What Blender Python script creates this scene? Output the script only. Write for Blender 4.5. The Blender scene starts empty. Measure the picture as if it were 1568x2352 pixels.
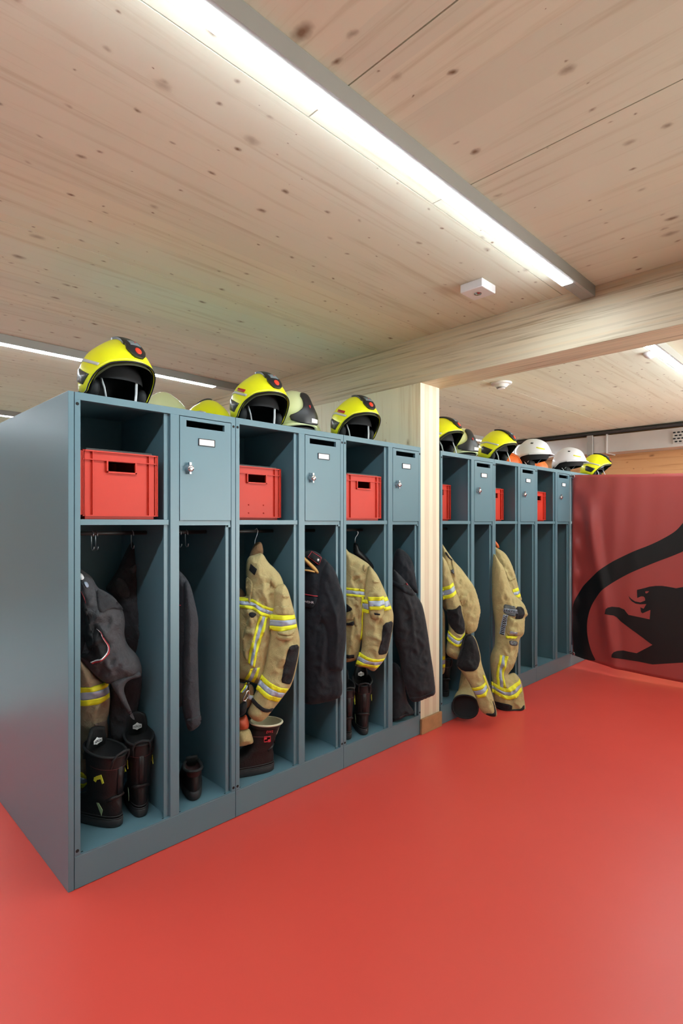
LED = 68.0; EXPO = 0.05; SKY = 1.5; GND = 25.0
import bpy, bmesh, math, random
import numpy as np
from mathutils import Vector, Matrix, noise
from mathutils.geometry import delaunay_2d_cdt
random.seed(7)
C = bpy.context.scene.collection
PI = math.pi
# ------------------------------------------------------------------ measured camera
FPX, CX, HY = 1260.0, 784.0, 1201.0
TH = math.radians(44.9)
FW = (math.cos(TH), math.sin(TH)); RT = (math.sin(TH), -math.cos(TH))
CAM = (-0.7417, -2.1363, 1.3625)
def ray(px, py):
    u = (px-CX)/FPX; v = (HY-py)/FPX
    return Vector((RT[0]*u+FW[0], RT[1]*u+FW[1], v))
CV = Vector(CAM)
def onY(px, py, Y):
    d = ray(px, py); return CV+d*((Y-CV.y)/d.y)
def onX(px, py, X):
    d = ray(px, py); return CV+d*((X-CV.x)/d.x)
def onZ(px, py, Z):
    d = ray(px, py); return CV+d*((Z-CV.z)/d.z)
# ------------------------------------------------------------------ materials
def lin(c):
    c = c/255.0
    return c/12.92 if c <= .04045 else ((c+.055)/1.055)**2.4
def rgb(t): return (lin(t[0]), lin(t[1]), lin(t[2]), 1)
def newmat(name):
    m = bpy.data.materials.new(name); m.use_nodes = True
    nt = m.node_tree; b = nt.nodes['Principled BSDF']
    return m, nt, b
def N(nt, typ, **kw):
    n = nt.nodes.new(typ)
    for k, v in kw.items():
        if k in n.inputs: n.inputs[k].default_value = v
        else: setattr(n, k, v)
    return n
def mixc(nt, fac, a, b, typ='MIX'):
    n = nt.nodes.new('ShaderNodeMix'); n.data_type = 'RGBA'; n.blend_type = typ
    for i, v in ((0, fac), (6, a), (7, b)):
        if hasattr(v, 'is_output'): nt.links.new(v, n.inputs[i])
        else: n.inputs[i].default_value = v
    return n.outputs[2]
def mathn(nt, op, a, b=None, c=None, clamp=False):
    n = nt.nodes.new('ShaderNodeMath'); n.operation = op; n.use_clamp = clamp
    for i, v in enumerate((a, b, c)):
        if v is None: continue
        if hasattr(v, 'is_output'): nt.links.new(v, n.inputs[i])
        else: n.inputs[i].default_value = v
    return n.outputs[0]
def ramp(nt, fac, stops):
    n = nt.nodes.new('ShaderNodeValToRGB'); cr = n.color_ramp
    while len(cr.elements) < len(stops): cr.elements.new(.5)
    for e, (p, c) in zip(cr.elements, stops):
        e.position = p; e.color = c if len(c) == 4 else rgb(c)
    nt.links.new(fac, n.inputs[0]); return n.outputs[0]
def mapping(nt, scale=(1, 1, 1), loc=(0, 0, 0), coord='Object'):
    t = nt.nodes.new('ShaderNodeTexCoord'); m = nt.nodes.new('ShaderNodeMapping')
    m.inputs['Scale'].default_value = scale; m.inputs['Location'].default_value = loc
    nt.links.new(t.outputs[coord], m.inputs[0]); return m.outputs[0]
def bump(nt, b, h, strength=.3, dist=.01):
    n = nt.nodes.new('ShaderNodeBump'); n.inputs['Strength'].default_value = strength
    n.inputs['Distance'].default_value = dist
    nt.links.new(h, n.inputs['Height']); nt.links.new(n.outputs[0], b.inputs['Normal'])
def M(name, col, rough=.5, metal=0., var=0., vscale=8., bmp=0., bscale=60., spec=.5, coat=0.):
    m, nt, b = newmat(name)
    b.inputs['Roughness'].default_value = rough; b.inputs['Metallic'].default_value = metal
    b.inputs['Specular IOR Level'].default_value = spec
    b.inputs['Coat Weight'].default_value = coat
    c = rgb(col); b.inputs['Base Color'].default_value = c
    mp = None
    if var:
        mp = mapping(nt)
        t = N(nt, 'ShaderNodeTexNoise', Scale=vscale, Detail=4.); nt.links.new(mp, t.inputs[0])
        d = tuple(x*(1-var) for x in c[:3])+(1,); l = tuple(min(1, x*(1+var)) for x in c[:3])+(1,)
        nt.links.new(ramp(nt, t.outputs[0], [(.3, d), (.7, l)]), b.inputs['Base Color'])
    if bmp:
        mp = mp or mapping(nt)
        t = N(nt, 'ShaderNodeTexNoise', Scale=bscale, Detail=5.); nt.links.new(mp, t.inputs[0])
        bump(nt, b, t.outputs[0], bmp, .004)
    return m
def cloth(name, col, var=.12, weave=900., rough=.85, wr=.55, wave_axis=None):
    """woven fabric: fine weave, wrinkles and uneven tone"""
    m, nt, b = newmat(name); b.inputs['Roughness'].default_value = rough
    b.inputs['Specular IOR Level'].default_value = .2
    b.inputs['Sheen Weight'].default_value = .06
    mp = mapping(nt); c = rgb(col)
    t = N(nt, 'ShaderNodeTexNoise', Scale=14., Detail=6., Roughness=.65); nt.links.new(mp, t.inputs[0])
    d = tuple(x*(1-var) for x in c[:3])+(1,); l = tuple(min(1, x*(1+var)) for x in c[:3])+(1,)
    col1 = ramp(nt, t.outputs[0], [(.3, d), (.7, l)])
    w = N(nt, 'ShaderNodeTexNoise', Scale=weave, Detail=1.); nt.links.new(mp, w.inputs[0])
    col2 = mixc(nt, .22, col1, ramp(nt, w.outputs[0], [(.35, (0, 0, 0, 1)), (.65, (1, 1, 1, 1))]), 'OVERLAY')
    nt.links.new(col2, b.inputs['Base Color'])
    t2 = N(nt, 'ShaderNodeTexNoise', Scale=26., Detail=5., Roughness=.55, Distortion=.8); nt.links.new(mp, t2.inputs[0])
    h = mathn(nt, 'ADD', mathn(nt, 'MULTIPLY', t2.outputs[0], 1.), mathn(nt, 'MULTIPLY', w.outputs[0], .12))
    bump(nt, b, h, wr, .016)
    return m
def wood(name, base, dark, knot, axis=0, plank=.16, knotden=1., rough=.55, grain=1., knots=True, var=.5):
    """softwood board faces: boards along one axis, growth-ring streaks, scattered knots"""
    m, nt, b = newmat(name); b.inputs['Roughness'].default_value = rough
    b.inputs['Specular IOR Level'].default_value = .25
    tc = nt.nodes.new('ShaderNodeTexCoord'); sp = nt.nodes.new('ShaderNodeSeparateXYZ')
    nt.links.new(tc.outputs['Object'], sp.inputs[0])
    ax = [sp.outputs[0], sp.outputs[1], sp.outputs[2]]
    along = ax[axis]; o = [ax[i] for i in range(3) if i != axis]
    acr = mathn(nt, 'ADD', o[0], mathn(nt, 'MULTIPLY', o[1], 1.0))
    row = mathn(nt, 'FLOOR', mathn(nt, 'DIVIDE', acr, plank))
    wn = N(nt, 'ShaderNodeTexWhiteNoise', noise_dimensions='1D'); nt.links.new(row, wn.inputs['W'])
    # grain
    cv = nt.nodes.new('ShaderNodeCombineXYZ')
    nt.links.new(mathn(nt, 'MULTIPLY', along, 1.1), cv.inputs[0])
    nt.links.new(mathn(nt, 'MULTIPLY', acr, 26.), cv.inputs[1])
    nt.links.new(mathn(nt, 'MULTIPLY', wn.outputs[0], 40.), cv.inputs[2])
    g = N(nt, 'ShaderNodeTexNoise', Scale=1.0, Detail=7., Roughness=.62, Distortion=.35); nt.links.new(cv.outputs[0], g.inputs[0])
    col = ramp(nt, g.outputs[0], [(.30, dark), (.48, base), (.72, base)])
    tint = ramp(nt, wn.outputs[0], [(0., (.86, .84, .82, 1)), (.5, (1, 1, 1, 1)), (1., (1.0, .93, .86, 1))])
    col = mixc(nt, var, col, tint, 'MULTIPLY')
    # broad stain
    big = N(nt, 'ShaderNodeTexNoise', Scale=1.3, Detail=3.); nt.links.new(tc.outputs['Object'], big.inputs[0])
    col = mixc(nt, .35, col, ramp(nt, big.outputs[0], [(.3, (.80, .78, .76, 1)), (.7, (1, 1, 1, 1))]), 'MULTIPLY')
    if knots:
        kv = nt.nodes.new('ShaderNodeCombineXYZ')
        nt.links.new(mathn(nt, 'MULTIPLY', along, .62), kv.inputs[0]); nt.links.new(acr, kv.inputs[1])
        # warp
        wpn = N(nt, 'ShaderNodeTexNoise', Scale=30., Detail=2.); nt.links.new(tc.outputs['Object'], wpn.inputs[0])
        vm = nt.nodes.new('ShaderNodeVectorMath'); vm.operation = 'MULTIPLY_ADD'
        nt.links.new(wpn.outputs[1], vm.inputs[0]); vm.inputs[1].default_value = (.016, .016, 0)
        nt.links.new(kv.outputs[0], vm.inputs[2])
        for sc, rad, keep in ((5.5*knotden, .085, .55), (11.*knotden, .085, .42)):
            v = N(nt, 'ShaderNodeTexVoronoi', Scale=sc, voronoi_dimensions='2D'); nt.links.new(vm.outputs[0], v.inputs['Vector'])
            cs = nt.nodes.new('ShaderNodeSeparateColor'); nt.links.new(v.outputs['Color'], cs.inputs[0])
            size = mathn(nt, 'MULTIPLY', mathn(nt, 'SUBTRACT', cs.outputs[0], keep, clamp=True), rad/(1-keep)*1.1)
            size = mathn(nt, 'ADD', size, .0001)
            q = mathn(nt, 'DIVIDE', v.outputs['Distance'], size)
            halo = mathn(nt, 'MULTIPLY', mathn(nt, 'SUBTRACT', 1.9, q, clamp=True), .32)
            core = mathn(nt, 'SUBTRACT', 1.25, q, clamp=True)
            core = mathn(nt, 'MULTIPLY', core, mathn(nt, 'ADD', .35, mathn(nt, 'MULTIPLY', cs.outputs[1], .65)))
            col = mixc(nt, halo, col, rgb(dark)); col = mixc(nt, core, col, rgb(knot))
    nt.links.new(col, b.inputs['Base Color'])
    bump(nt, b, g.outputs[0], .12*grain, .004)
    return m
def emit(name, col, s):
    m, nt, b = newmat(name)
    b.inputs['Base Color'].default_value = (.8, .8, .8, 1)
    b.inputs['Emission Color'].default_value = col; b.inputs['Emission Strength'].default_value = s
    return m
MT = {}
def steel_paint(name, col, rough):
    m, nt, b = newmat(name); b.inputs['Roughness'].default_value = rough
    b.inputs['Specular IOR Level'].default_value = .5
    b.inputs['Base Color'].default_value = rgb(col)
    mp = mapping(nt); t = N(nt, 'ShaderNodeTexNoise', Scale=420., Detail=2.); nt.links.new(mp, t.inputs[0])
    bump(nt, b, t.outputs[0], .015, .002)
    return m
MT['paint'] = steel_paint('grey_blue_paint', (89, 121, 132), .36)
MT['hole'] = M('dark_hole', (6, 7, 8), .8)
MT['chrome'] = M('chrome', (205, 205, 208), .18, 1.)
MT['wire'] = M('zinc_wire', (190, 195, 200), .3, 1.)
MT['card'] = M('white_card', (240, 240, 240), .6)
MT['blackp'] = M('black_plastic', (22, 23, 25), .42)
MT['crate'] = M('red_plastic', (192, 45, 24), .55, var=.05, vscale=5.)
MT['lid'] = M('crate_lid_black', (36, 37, 36), .5)
MT['yel'] = M('helmet_yellow', (248, 252, 26), .32, coat=.25)
MT['pale'] = M('helmet_luminescent', (228, 238, 186), .35, coat=.2)
MT['whiteh'] = M('helmet_white', (222, 224, 226), .35, coat=.2)
MT['orange'] = M('helmet_orange', (216, 100, 34), .4)
MT['rubber'] = M('helmet_black', (30, 31, 33), .4)
MT['liner'] = M('helmet_liner', (12, 13, 15), .8)
MT['gsilv'] = M('reflective_grey', (196, 200, 196), .5)
MT['gplate'] = M('side_plate_grey', (74, 78, 80), .3)
MT['redp'] = M('red_plastic_dot', (222, 62, 38), .4)
MT['redd'] = M('red_sticker', (176, 34, 30), .45)
MT['disp'] = M('grey_display', (108, 120, 124), .25)
MT['strapw'] = M('pale_strap', (196, 202, 204), .5)
MT['beige'] = cloth('beige_aramid', (178, 164, 116), .10)
MT['beiged'] = cloth('beige_aramid_lining', (120, 94, 66), .15)
MT['beigeg'] = cloth('grey_beige_rib', (150, 137, 112), .14)
MT['sty'] = M('fluorescent_yellow_tape', (232, 235, 40), .55, bmp=.15, bscale=500.)
MT['sts'] = M('silver_tape', (166, 180, 198), .38, metal=.15, var=.06, vscale=30., bmp=.1, bscale=500.)
MT['blackf'] = cloth('black_padding', (30, 30, 32), .12, rough=.7)
MT['greyf'] = cloth('charcoal_fabric', (76, 76, 79), .16, wr=.7)
MT['greyd'] = cloth('dark_overall', (58, 58, 61), .16, wr=.7)
MT['knit'] = cloth('charcoal_knit', (60, 62, 67), .12, 500.)
MT['navy'] = cloth('blackish_navy', (33, 36, 41), .12, wr=.3)
MT['navyd'] = cloth('black_cloth', (42, 43, 46), .12, wr=.3)
MT['leather'] = M('boot_leather', (27, 24, 24), .5, var=.3, vscale=18., bmp=.25, bscale=120., spec=.35)
MT['leatherd'] = M('boot_leather_black', (23, 22, 22), .5, var=.3, vscale=18., bmp=.2, bscale=120., spec=.35)
MT['sole'] = M('rubber_sole', (38, 39, 40), .65, var=.25, vscale=40.)
MT['pad'] = M('boot_padding', (24, 27, 28), .75, bmp=.2, bscale=300.)
MT['cream'] = M('cream_lining', (196, 192, 164), .8)
MT['mark'] = M('white_print', (244, 246, 248), .6)
MT['stitch'] = M('dark_red_thread', (92, 40, 40), .7)
MT['redm'] = M('red_print', (190, 52, 62), .6)
MT['neon'] = M('neon_patch', (210, 220, 60), .5)
MT['grn'] = M('green_reflector', (132, 160, 120), .4)
MT['hangw'] = M('varnished_hanger_wood', (206, 164, 96), .35, var=.1, vscale=30.)
MT['glove'] = M('orange_leather', (178, 74, 42), .6, var=.15, vscale=30.)
MT['housing'] = M('lamp_housing', (150, 148, 142), .45)
MT['white'] = M('white_plastic', (226, 226, 224), .45)
MT['duct'] = M('galvanised_duct', (196, 192, 188), .42, metal=.55, var=.08, vscale=2.5)
MT['dark'] = M('dark_metal', (48, 44, 42), .5)
MT['brown'] = M('oak_plinth', (168, 128, 88), .5, var=.12, vscale=18.)
# ------------------------------------------------------------------ mesh building
class MB:
    def __init__(s): s.bm = bmesh.new()
    def box(s, x0, x1, y0, y1, z0, z1, bev=0., mi=0):
        r = bmesh.ops.create_cube(s.bm, size=1.)
        vs = r['verts']
        for v in vs:
            v.co = Vector(((x0+x1)/2+v.co.x*(x1-x0), (y0+y1)/2+v.co.y*(y1-y0), (z0+z1)/2+v.co.z*(z1-z0)))
        fs = set(f for v in vs for f in v.link_faces)
        for f in fs: f.material_index = mi
        if bev:
            es = list(set(e for v in vs for e in v.link_edges))
            q = bmesh.ops.bevel(s.bm, geom=es, offset=bev, segments=2, profile=.5, affect='EDGES')
            for f in q['faces']: f.material_index = mi
        return s
    def grid(s, rows, close_u=False, mi=0, close_v=False, flip=False):
        vv = [[s.bm.verts.new(p) for p in r] for r in rows]
        n = len(vv); m = len(vv[0])
        for i in range(n if close_v else n-1):
            for j in range(m if close_u else m-1):
                q = [vv[i][j], vv[i][(j+1) % m], vv[(i+1) % n][(j+1) % m], vv[(i+1) % n][j]]
                if flip: q.reverse()
                try:
                    f = s.bm.faces.new(q); f.material_index = mi; f.smooth = True
                except ValueError: pass
        return vv
    def cap(s, ring, mi=0, flip=False):
        r = list(ring)
        if flip: r.reverse()
        f = s.bm.faces.new(r); f.material_index = mi
    def tube(s, pts, r, n=8, mi=0, rs=None, closed=False, flat=1.):
        pts = [Vector(p) for p in pts]; rows = []
        k = len(pts); up = None
        for i, p in enumerate(pts):
            if closed: t = pts[(i+1) % k]-pts[i-1]
            else: t = pts[min(i+1, k-1)]-pts[max(i-1, 0)]
            t.normalize()
            if up is None:
                up = Vector((0, 0, 1)) if abs(t.z) < .9 else Vector((1, 0, 0))
            a = t.cross(up); a.normalize(); b = a.cross(t); up = b
            rr = rs[i] if rs else r
            rows.append([p+a*(rr*math.cos(2*PI*j/n))+b*(rr*flat*math.sin(2*PI*j/n)) for j in range(n)])
        vv = s.grid(rows, True, mi, closed)
        if not closed:
            s.cap(vv[0], mi); s.cap(vv[-1], mi, True)
        return s
    def lathe(s, prof, n=24, mi=0, c=(0, 0, 0), axis='Z'):
        rows = []
        for r, h in prof:
            row = []
            for j in range(n):
                x, y = r*math.cos(2*PI*j/n), r*math.sin(2*PI*j/n)
                p = (x, y, h) if axis == 'Z' else ((x, h, y) if axis == 'Y' else (h, x, y))
                row.append(Vector(p)+Vector(c))
            rows.append(row)
        s.grid(rows, True, mi); return s
    def poly(s, pts, mi=0):
        f = s.bm.faces.new([s.bm.verts.new(p) for p in pts]); f.material_index = mi; return s
    def prism(s, pts, d, mi=0):
        """closed outline (3D points) pushed along vector d"""
        a = [s.bm.verts.new(p) for p in pts]; b = [s.bm.verts.new(Vector(p)+Vector(d)) for p in pts]
        n = len(a)
        s.cap(a, mi); s.cap(b, mi, True)
        for i in range(n):
            f = s.bm.faces.new([a[i], b[i], b[(i+1) % n], a[(i+1) % n]]); f.material_index = mi
        return s
    def build(s, name, mats, parent=None, world=False, smooth=None, weld=0):
        bm = s.bm
        if weld: bmesh.ops.remove_doubles(bm, verts=bm.verts, dist=weld)
        bmesh.ops.recalc_face_normals(bm, faces=bm.faces)
        me = bpy.data.meshes.new(name); bm.to_mesh(me); bm.free()
        if not isinstance(mats, (list, tuple)): mats = [mats]
        for m in mats: me.materials.append(MT[m] if isinstance(m, str) else m)
        if smooth is not None:
            for p in me.polygons: p.use_smooth = smooth
        o = bpy.data.objects.new(name, me); C.objects.link(o)
        if parent is not None:
            if world: me.transform(wmat(parent).inverted())
            o.parent = parent
        return o
def gm(rows, closed=False):
    m = MB(); m.grid(rows, closed); return m
def wmat(o):
    m = Matrix.LocRotScale(o.location, o.rotation_euler, o.scale)
    return wmat(o.parent) @ m if o.parent else m
def tag(o, label=None, cat=None, group=None, kind=None):
    if label: o['label'] = label
    if cat: o['category'] = cat
    if group: o['group'] = group
    if kind: o['kind'] = kind
    return o
def thing(name, label, cat, loc=(0, 0, 0), rz=0, group=None):
    o = bpy.data.objects.new(name, None); C.objects.link(o); o.empty_display_size = .05
    o.location = loc; o.rotation_euler = (0, 0, rz)
    return tag(o, label, cat, group)
def dup(root, loc, rz=None, label=None, group=None, rot=None):
    r = root.copy(); C.objects.link(r); r.location = loc
    if rz is not None: r.rotation_euler = (0, 0, rz)
    if rot is not None: r.rotation_euler = rot
    if label: r['label'] = label
    if group: r['group'] = group
    def rec(a, b):
        for ch in list(a.children):
            c = ch.copy(); C.objects.link(c); c.parent = b; rec(ch, c)
    rec(root, r)
    return r
def text_mesh(txt, size, mat, to_world, name, parent, world=False, shear=0., extrude=.0004, align='CENTER'):
    """raised lettering; to_world maps (u, v, n) to 3D"""
    cu = bpy.data.curves.new('t', 'FONT'); cu.body = txt; cu.size = size; cu.align_x = align; cu.align_y = 'CENTER'
    cu.extrude = extrude; cu.shear = shear
    o = bpy.data.objects.new('t', cu); C.objects.link(o)
    dg = bpy.context.evaluated_depsgraph_get()
    me = bpy.data.meshes.new_from_object(o.evaluated_get(dg))
    bpy.data.objects.remove(o); bpy.data.curves.remove(cu)
    for v in me.vertices: v.co = to_world(v.co.x, v.co.y, v.co.z)
    me.materials.clear(); me.materials.append(MT[mat]); me.name = name
    ob = bpy.data.objects.new(name, me); C.objects.link(ob)
    if parent is not None:
        if world: me.transform(wmat(parent).inverted())
        ob.parent = parent
    return ob
# ------------------------------------------------------------------ 2D outlines
def smooth(pts, it=2, closed=True):
    """Chaikin corner cutting"""
    for _ in range(it):
        q = []; n = len(pts)
        for i in range(n if closed else n-1):
            a, b = pts[i], pts[(i+1) % n]
            q.append((a[0]*.78+b[0]*.22, a[1]*.78+b[1]*.22)); q.append((a[0]*.22+b[0]*.78, a[1]*.22+b[1]*.78))
        if not closed: q = [pts[0]]+q+[pts[-1]]
        pts = q
    return pts
def densify(pts, sp, closed=True):
    out = []; n = len(pts)
    for i in range(n if closed else n-1):
        a, b = pts[i], pts[(i+1) % n]
        k = max(1, int(math.hypot(b[0]-a[0], b[1]-a[1])/sp+.5))
        for j in range(k): out.append((a[0]+(b[0]-a[0])*j/k, a[1]+(b[1]-a[1])*j/k))
    if not closed: out.append(pts[-1])
    return out
def edge_dist(P, poly):
    P = np.asarray(P, float); A = np.asarray(poly, float); B = np.roll(A, -1, 0)
    d = np.full(len(P), 1e9)
    for a, b in zip(A, B):
        ab = b-a; L = (ab**2).sum()+1e-18
        t = np.clip(((P-a)@ab)/L, 0, 1)
        q = P-(a+t[:, None]*ab)
        d = np.minimum(d, (q**2).sum(1))
    return np.sqrt(d)
def inside(P, poly):
    P = np.asarray(P, float); x, y = P[:, 0], P[:, 1]; c = np.zeros(len(P), bool); n = len(poly)
    for i in range(n):
        x1, y1 = poly[i]; x2, y2 = poly[(i+1) % n]
        if y1 == y2: continue
        k = ((y1 > y) != (y2 > y)) & (x < (x2-x1)*(y-y1)/(y2-y1)+x1)
        c ^= k
    return c
def fill(poly, sp, holes=()):
    """triangulate an outline with inner points: (points, triangles, number of outline points)"""
    b = densify(poly, sp)
    hs = [densify(h, sp) for h in holes]
    A = np.array(b); lo = A.min(0); hi = A.max(0)
    xs = np.arange(lo[0], hi[0], sp); ys = np.arange(lo[1], hi[1], sp*.87)
    G = [(x+(sp*.5 if i % 2 else 0), y) for i, y in enumerate(ys) for x in xs]
    if G:
        G = np.array(G); k = inside(G, b); G = G[k]
        if len(G): G = G[edge_dist(G, b) > sp*.5]
        for h in hs:
            if len(G): G = G[~inside(G, h)]
            if len(G): G = G[edge_dist(G, h) > sp*.5]
    G = [tuple(g) for g in G]
    pts = list(b); faces = [list(range(len(b)))]; edges = [(i, (i+1) % len(b)) for i in range(len(b))]
    for h in hs:
        o = len(pts); pts += h; edges += [(o+i, o+(i+1) % len(h)) for i in range(len(h))]
    nb = len(pts); pts += G
    r = delaunay_2d_cdt([Vector(p) for p in pts], edges, [], 0, 1e-7)
    V = [(v.x, v.y) for v in r[0]]; T = [tuple(t) for t in r[2]]
    cen = np.array([[sum(V[i][k] for i in t)/3 for k in (0, 1)] for t in T])
    ok = inside(cen, b)
    for h in hs: ok &= ~inside(cen, h)
    T = [t for t, q in zip(T, ok) if q]
    used = sorted(set(i for t in T for i in t)); mp = {u: i for i, u in enumerate(used)}
    return [V[u] for u in used], [tuple(mp[i] for i in t) for t in T], b
def bedges(T):
    cnt = {}
    for t in T:
        for i in range(3):
            a, b = t[i], t[(i+1) % 3]; cnt[(a, b)] = 1
    return [(a, b) for (a, b) in cnt if (b, a) not in cnt]
class Sheet:
    """a hanging plane: P0 a point on it, yaw in degrees (positive turns the right side back), lean = metres forward per metre down"""
    def __init__(s, x, y, yaw=0., lean=0.):
        a = math.radians(yaw)
        s.P0 = Vector((x, y, 0)); s.D = Vector((math.cos(a), math.sin(a), 0))
        fwd = Vector((math.sin(a), -math.cos(a), 0))
        s.V = Vector((0, 0, 1))-fwd*lean           # going up leans back
        s.P0 = s.P0+s.V*0-fwd*(-lean*1.0)           # stays through (x, y) at z = 1
        s.Nn = fwd
    def uv(s, px, py, n=0.):
        d = ray(px, py); nn = s.D.cross(s.V).normalized()
        if nn.dot(s.Nn) < 0: nn = -nn
        o = s.P0+s.Nn*n
        t = (o-CV).dot(nn)/d.dot(nn); q = CV+d*t-o
        v = q.z; u = (q-s.V*v).dot(s.D)
        return (u, v)
    def p(s, u, v, n): return s.P0+s.D*u+s.V*v+s.Nn*n
def zm(x0, y0, k): return lambda pts: [(x0+x/k, y0+y/k) for x, y in pts]
class Piece:
    """one pillow-like layer of cloth cut to an outline given in photo pixels, really thick and folded"""
    def __init__(s, sheet, outline, n0=0., T=.03, k=None, folds=(), amp=.005, fs=9., seed=0, sm=2, sag=0.):
        s.sh = sheet; s.n0 = n0; s.T = T; s.k = k or T*1.6; s.folds = folds; s.amp = amp; s.fs = fs; s.seed = seed
        s.poly = [sheet.uv(x, y, n0) for x, y in outline]
        if sm: s.poly = smooth(s.poly, sm)
        s.dense = densify(s.poly, .012)
    def h(s, P):
        P = np.asarray(P, float).reshape(-1, 2)
        d = edge_dist(P, s.dense); q = np.clip(d/s.k, 0, 1)
        base = s.T*np.sqrt(np.clip(1-(1-q)**2, 0, 1))
        f = np.zeros(len(P))
        for (ang, wl, a, ph) in s.folds:
            c, sn = math.cos(math.radians(ang)), math.sin(math.radians(ang))
            t = P[:, 0]*c+P[:, 1]*sn
            t2 = -P[:, 0]*sn+P[:, 1]*c
            w = .6+.4*np.sin(t2*9+ph*1.7)
            f += a*w*(1-np.abs(np.sin(PI*(t+.018*np.sin(t2*13+ph))/wl+ph)))**1.5
        nz = np.array([noise.fractal(Vector((p[0]*s.fs, p[1]*s.fs*.7, s.seed*3.1)), 1., 2.1, 4) for p in P])
        rz = np.array([abs(noise.noise(Vector((p[0]*s.fs*1.6+p[1]*5, p[1]*s.fs*.8, 7.7+s.seed)))) for p in P])
        r2 = np.array([abs(noise.noise(Vector((p[0]*s.fs*3.3-p[1]*9, p[1]*s.fs*2.2+p[0]*6, 3.3+s.seed)))) for p in P])
        f += s.amp*.75*(1-r2*3)
        f = f*1.5+s.amp*1.5*nz+s.amp*1.7*(1-rz*2)
        return base+f*q
    def build(s, name, mat, parent, sp=.009, back=.6):
        V, T, b = fill(s.poly, sp); A = np.array(V); h = s.h(A)
        bm = bmesh.new()
        e = set(i for ed in bedges(T) for i in ed)
        fr = [bm.verts.new(s.sh.p(u, v, s.n0+(0 if i in e else hh))) for i, ((u, v), hh) in enumerate(zip(V, h))]
        bk = [fr[i] if i in e else bm.verts.new(s.sh.p(u, v, s.n0-back*hh)) for i, ((u, v), hh) in enumerate(zip(V, h))]
        for t in T:
            f = bm.faces.new([fr[i] for i in t]); f.smooth = True
            try:
                f = bm.faces.new([bk[i] for i in reversed(t)]); f.smooth = True
            except ValueError: pass
        bmesh.ops.recalc_face_normals(bm, faces=bm.faces)
        m = MB(); m.bm.free(); m.bm = bm
        return m.build(name, mat, parent, True)
    def uvp(s, pts): return [s.sh.uv(x, y, s.n0+s.T*.8) for x, y in pts]
    def patch(s, name, mat, parent, outline, off=.003, sp=.008, sm=1, T=0.):
        """a piece sewn on: follows the cloth below it, raised by off (T puffs it up)"""
        poly = s.uvp(outline)
        if sm: poly = smooth(poly, sm)
        m = MB(); s._lay(m, poly, off, sp, 0, T)
        return m.build(name, mat, parent, True)
    def _lay(s, m, poly, off, sp, mi, T=0.):
        V, Tt, b = fill(poly, sp); h = s.h(np.array(V))
        if T:
            d = edge_dist(np.array(V), b); h = h+T*np.sqrt(np.clip(1-(1-np.clip(d/(T*2), 0, 1))**2, 0, 1))
        top = [m.bm.verts.new(s.sh.p(u, v, s.n0+hh+off)) for (u, v), hh in zip(V, h)]
        for t in Tt:
            f = m.bm.faces.new([top[i] for i in t]); f.smooth = True; f.material_index = mi
        low = {}
        for a, c in bedges(Tt):
            for i in (a, c):
                if i not in low: low[i] = m.bm.verts.new(s.sh.p(V[i][0], V[i][1], s.n0+h[i]-.012))
            f = m.bm.faces.new([top[c], top[a], low[a], low[c]]); f.material_index = mi
    def stripe(s, parent, top, bot, fr=(.3, .7), off=.0035, name='reflective_stripe', mats=('sty', 'sts'), n=10, sm=1):
        """yellow-silver-yellow tape between two edge lines (photo pixels)"""
        def res(l):
            l = smooth(l, sm, False) if sm else l
            L = [0]
            for a, b in zip(l, l[1:]): L.append(L[-1]+math.hypot(b[0]-a[0], b[1]-a[1]))
            o = []
            for i in range(n+1):
                t = L[-1]*i/n; j = max(k for k in range(len(L)) if L[k] <= t+1e-9); j = min(j, len(l)-2)
                q = (t-L[j])/max(1e-9, L[j+1]-L[j]); o.append((l[j][0]+(l[j+1][0]-l[j][0])*q, l[j][1]+(l[j+1][1]-l[j][1])*q))
            return o
        a, b = res(s.uvp(top)), res(s.uvp(bot))
        mix = lambda q: [(x[0]+(y[0]-x[0])*q, x[1]+(y[1]-x[1])*q) for x, y in zip(a, b)]
        m = MB(); cuts = [0, fr[0], fr[1], 1] if fr else [0, 1]
        for i in range(len(cuts)-1):
            e0, e1 = mix(cuts[i]), mix(cuts[i+1])
            s._lay(m, e0+e1[::-1], off, .009, 1 if (i == 1 and fr) else 0)
        return m.build(name, list(mats), parent, True)
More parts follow.
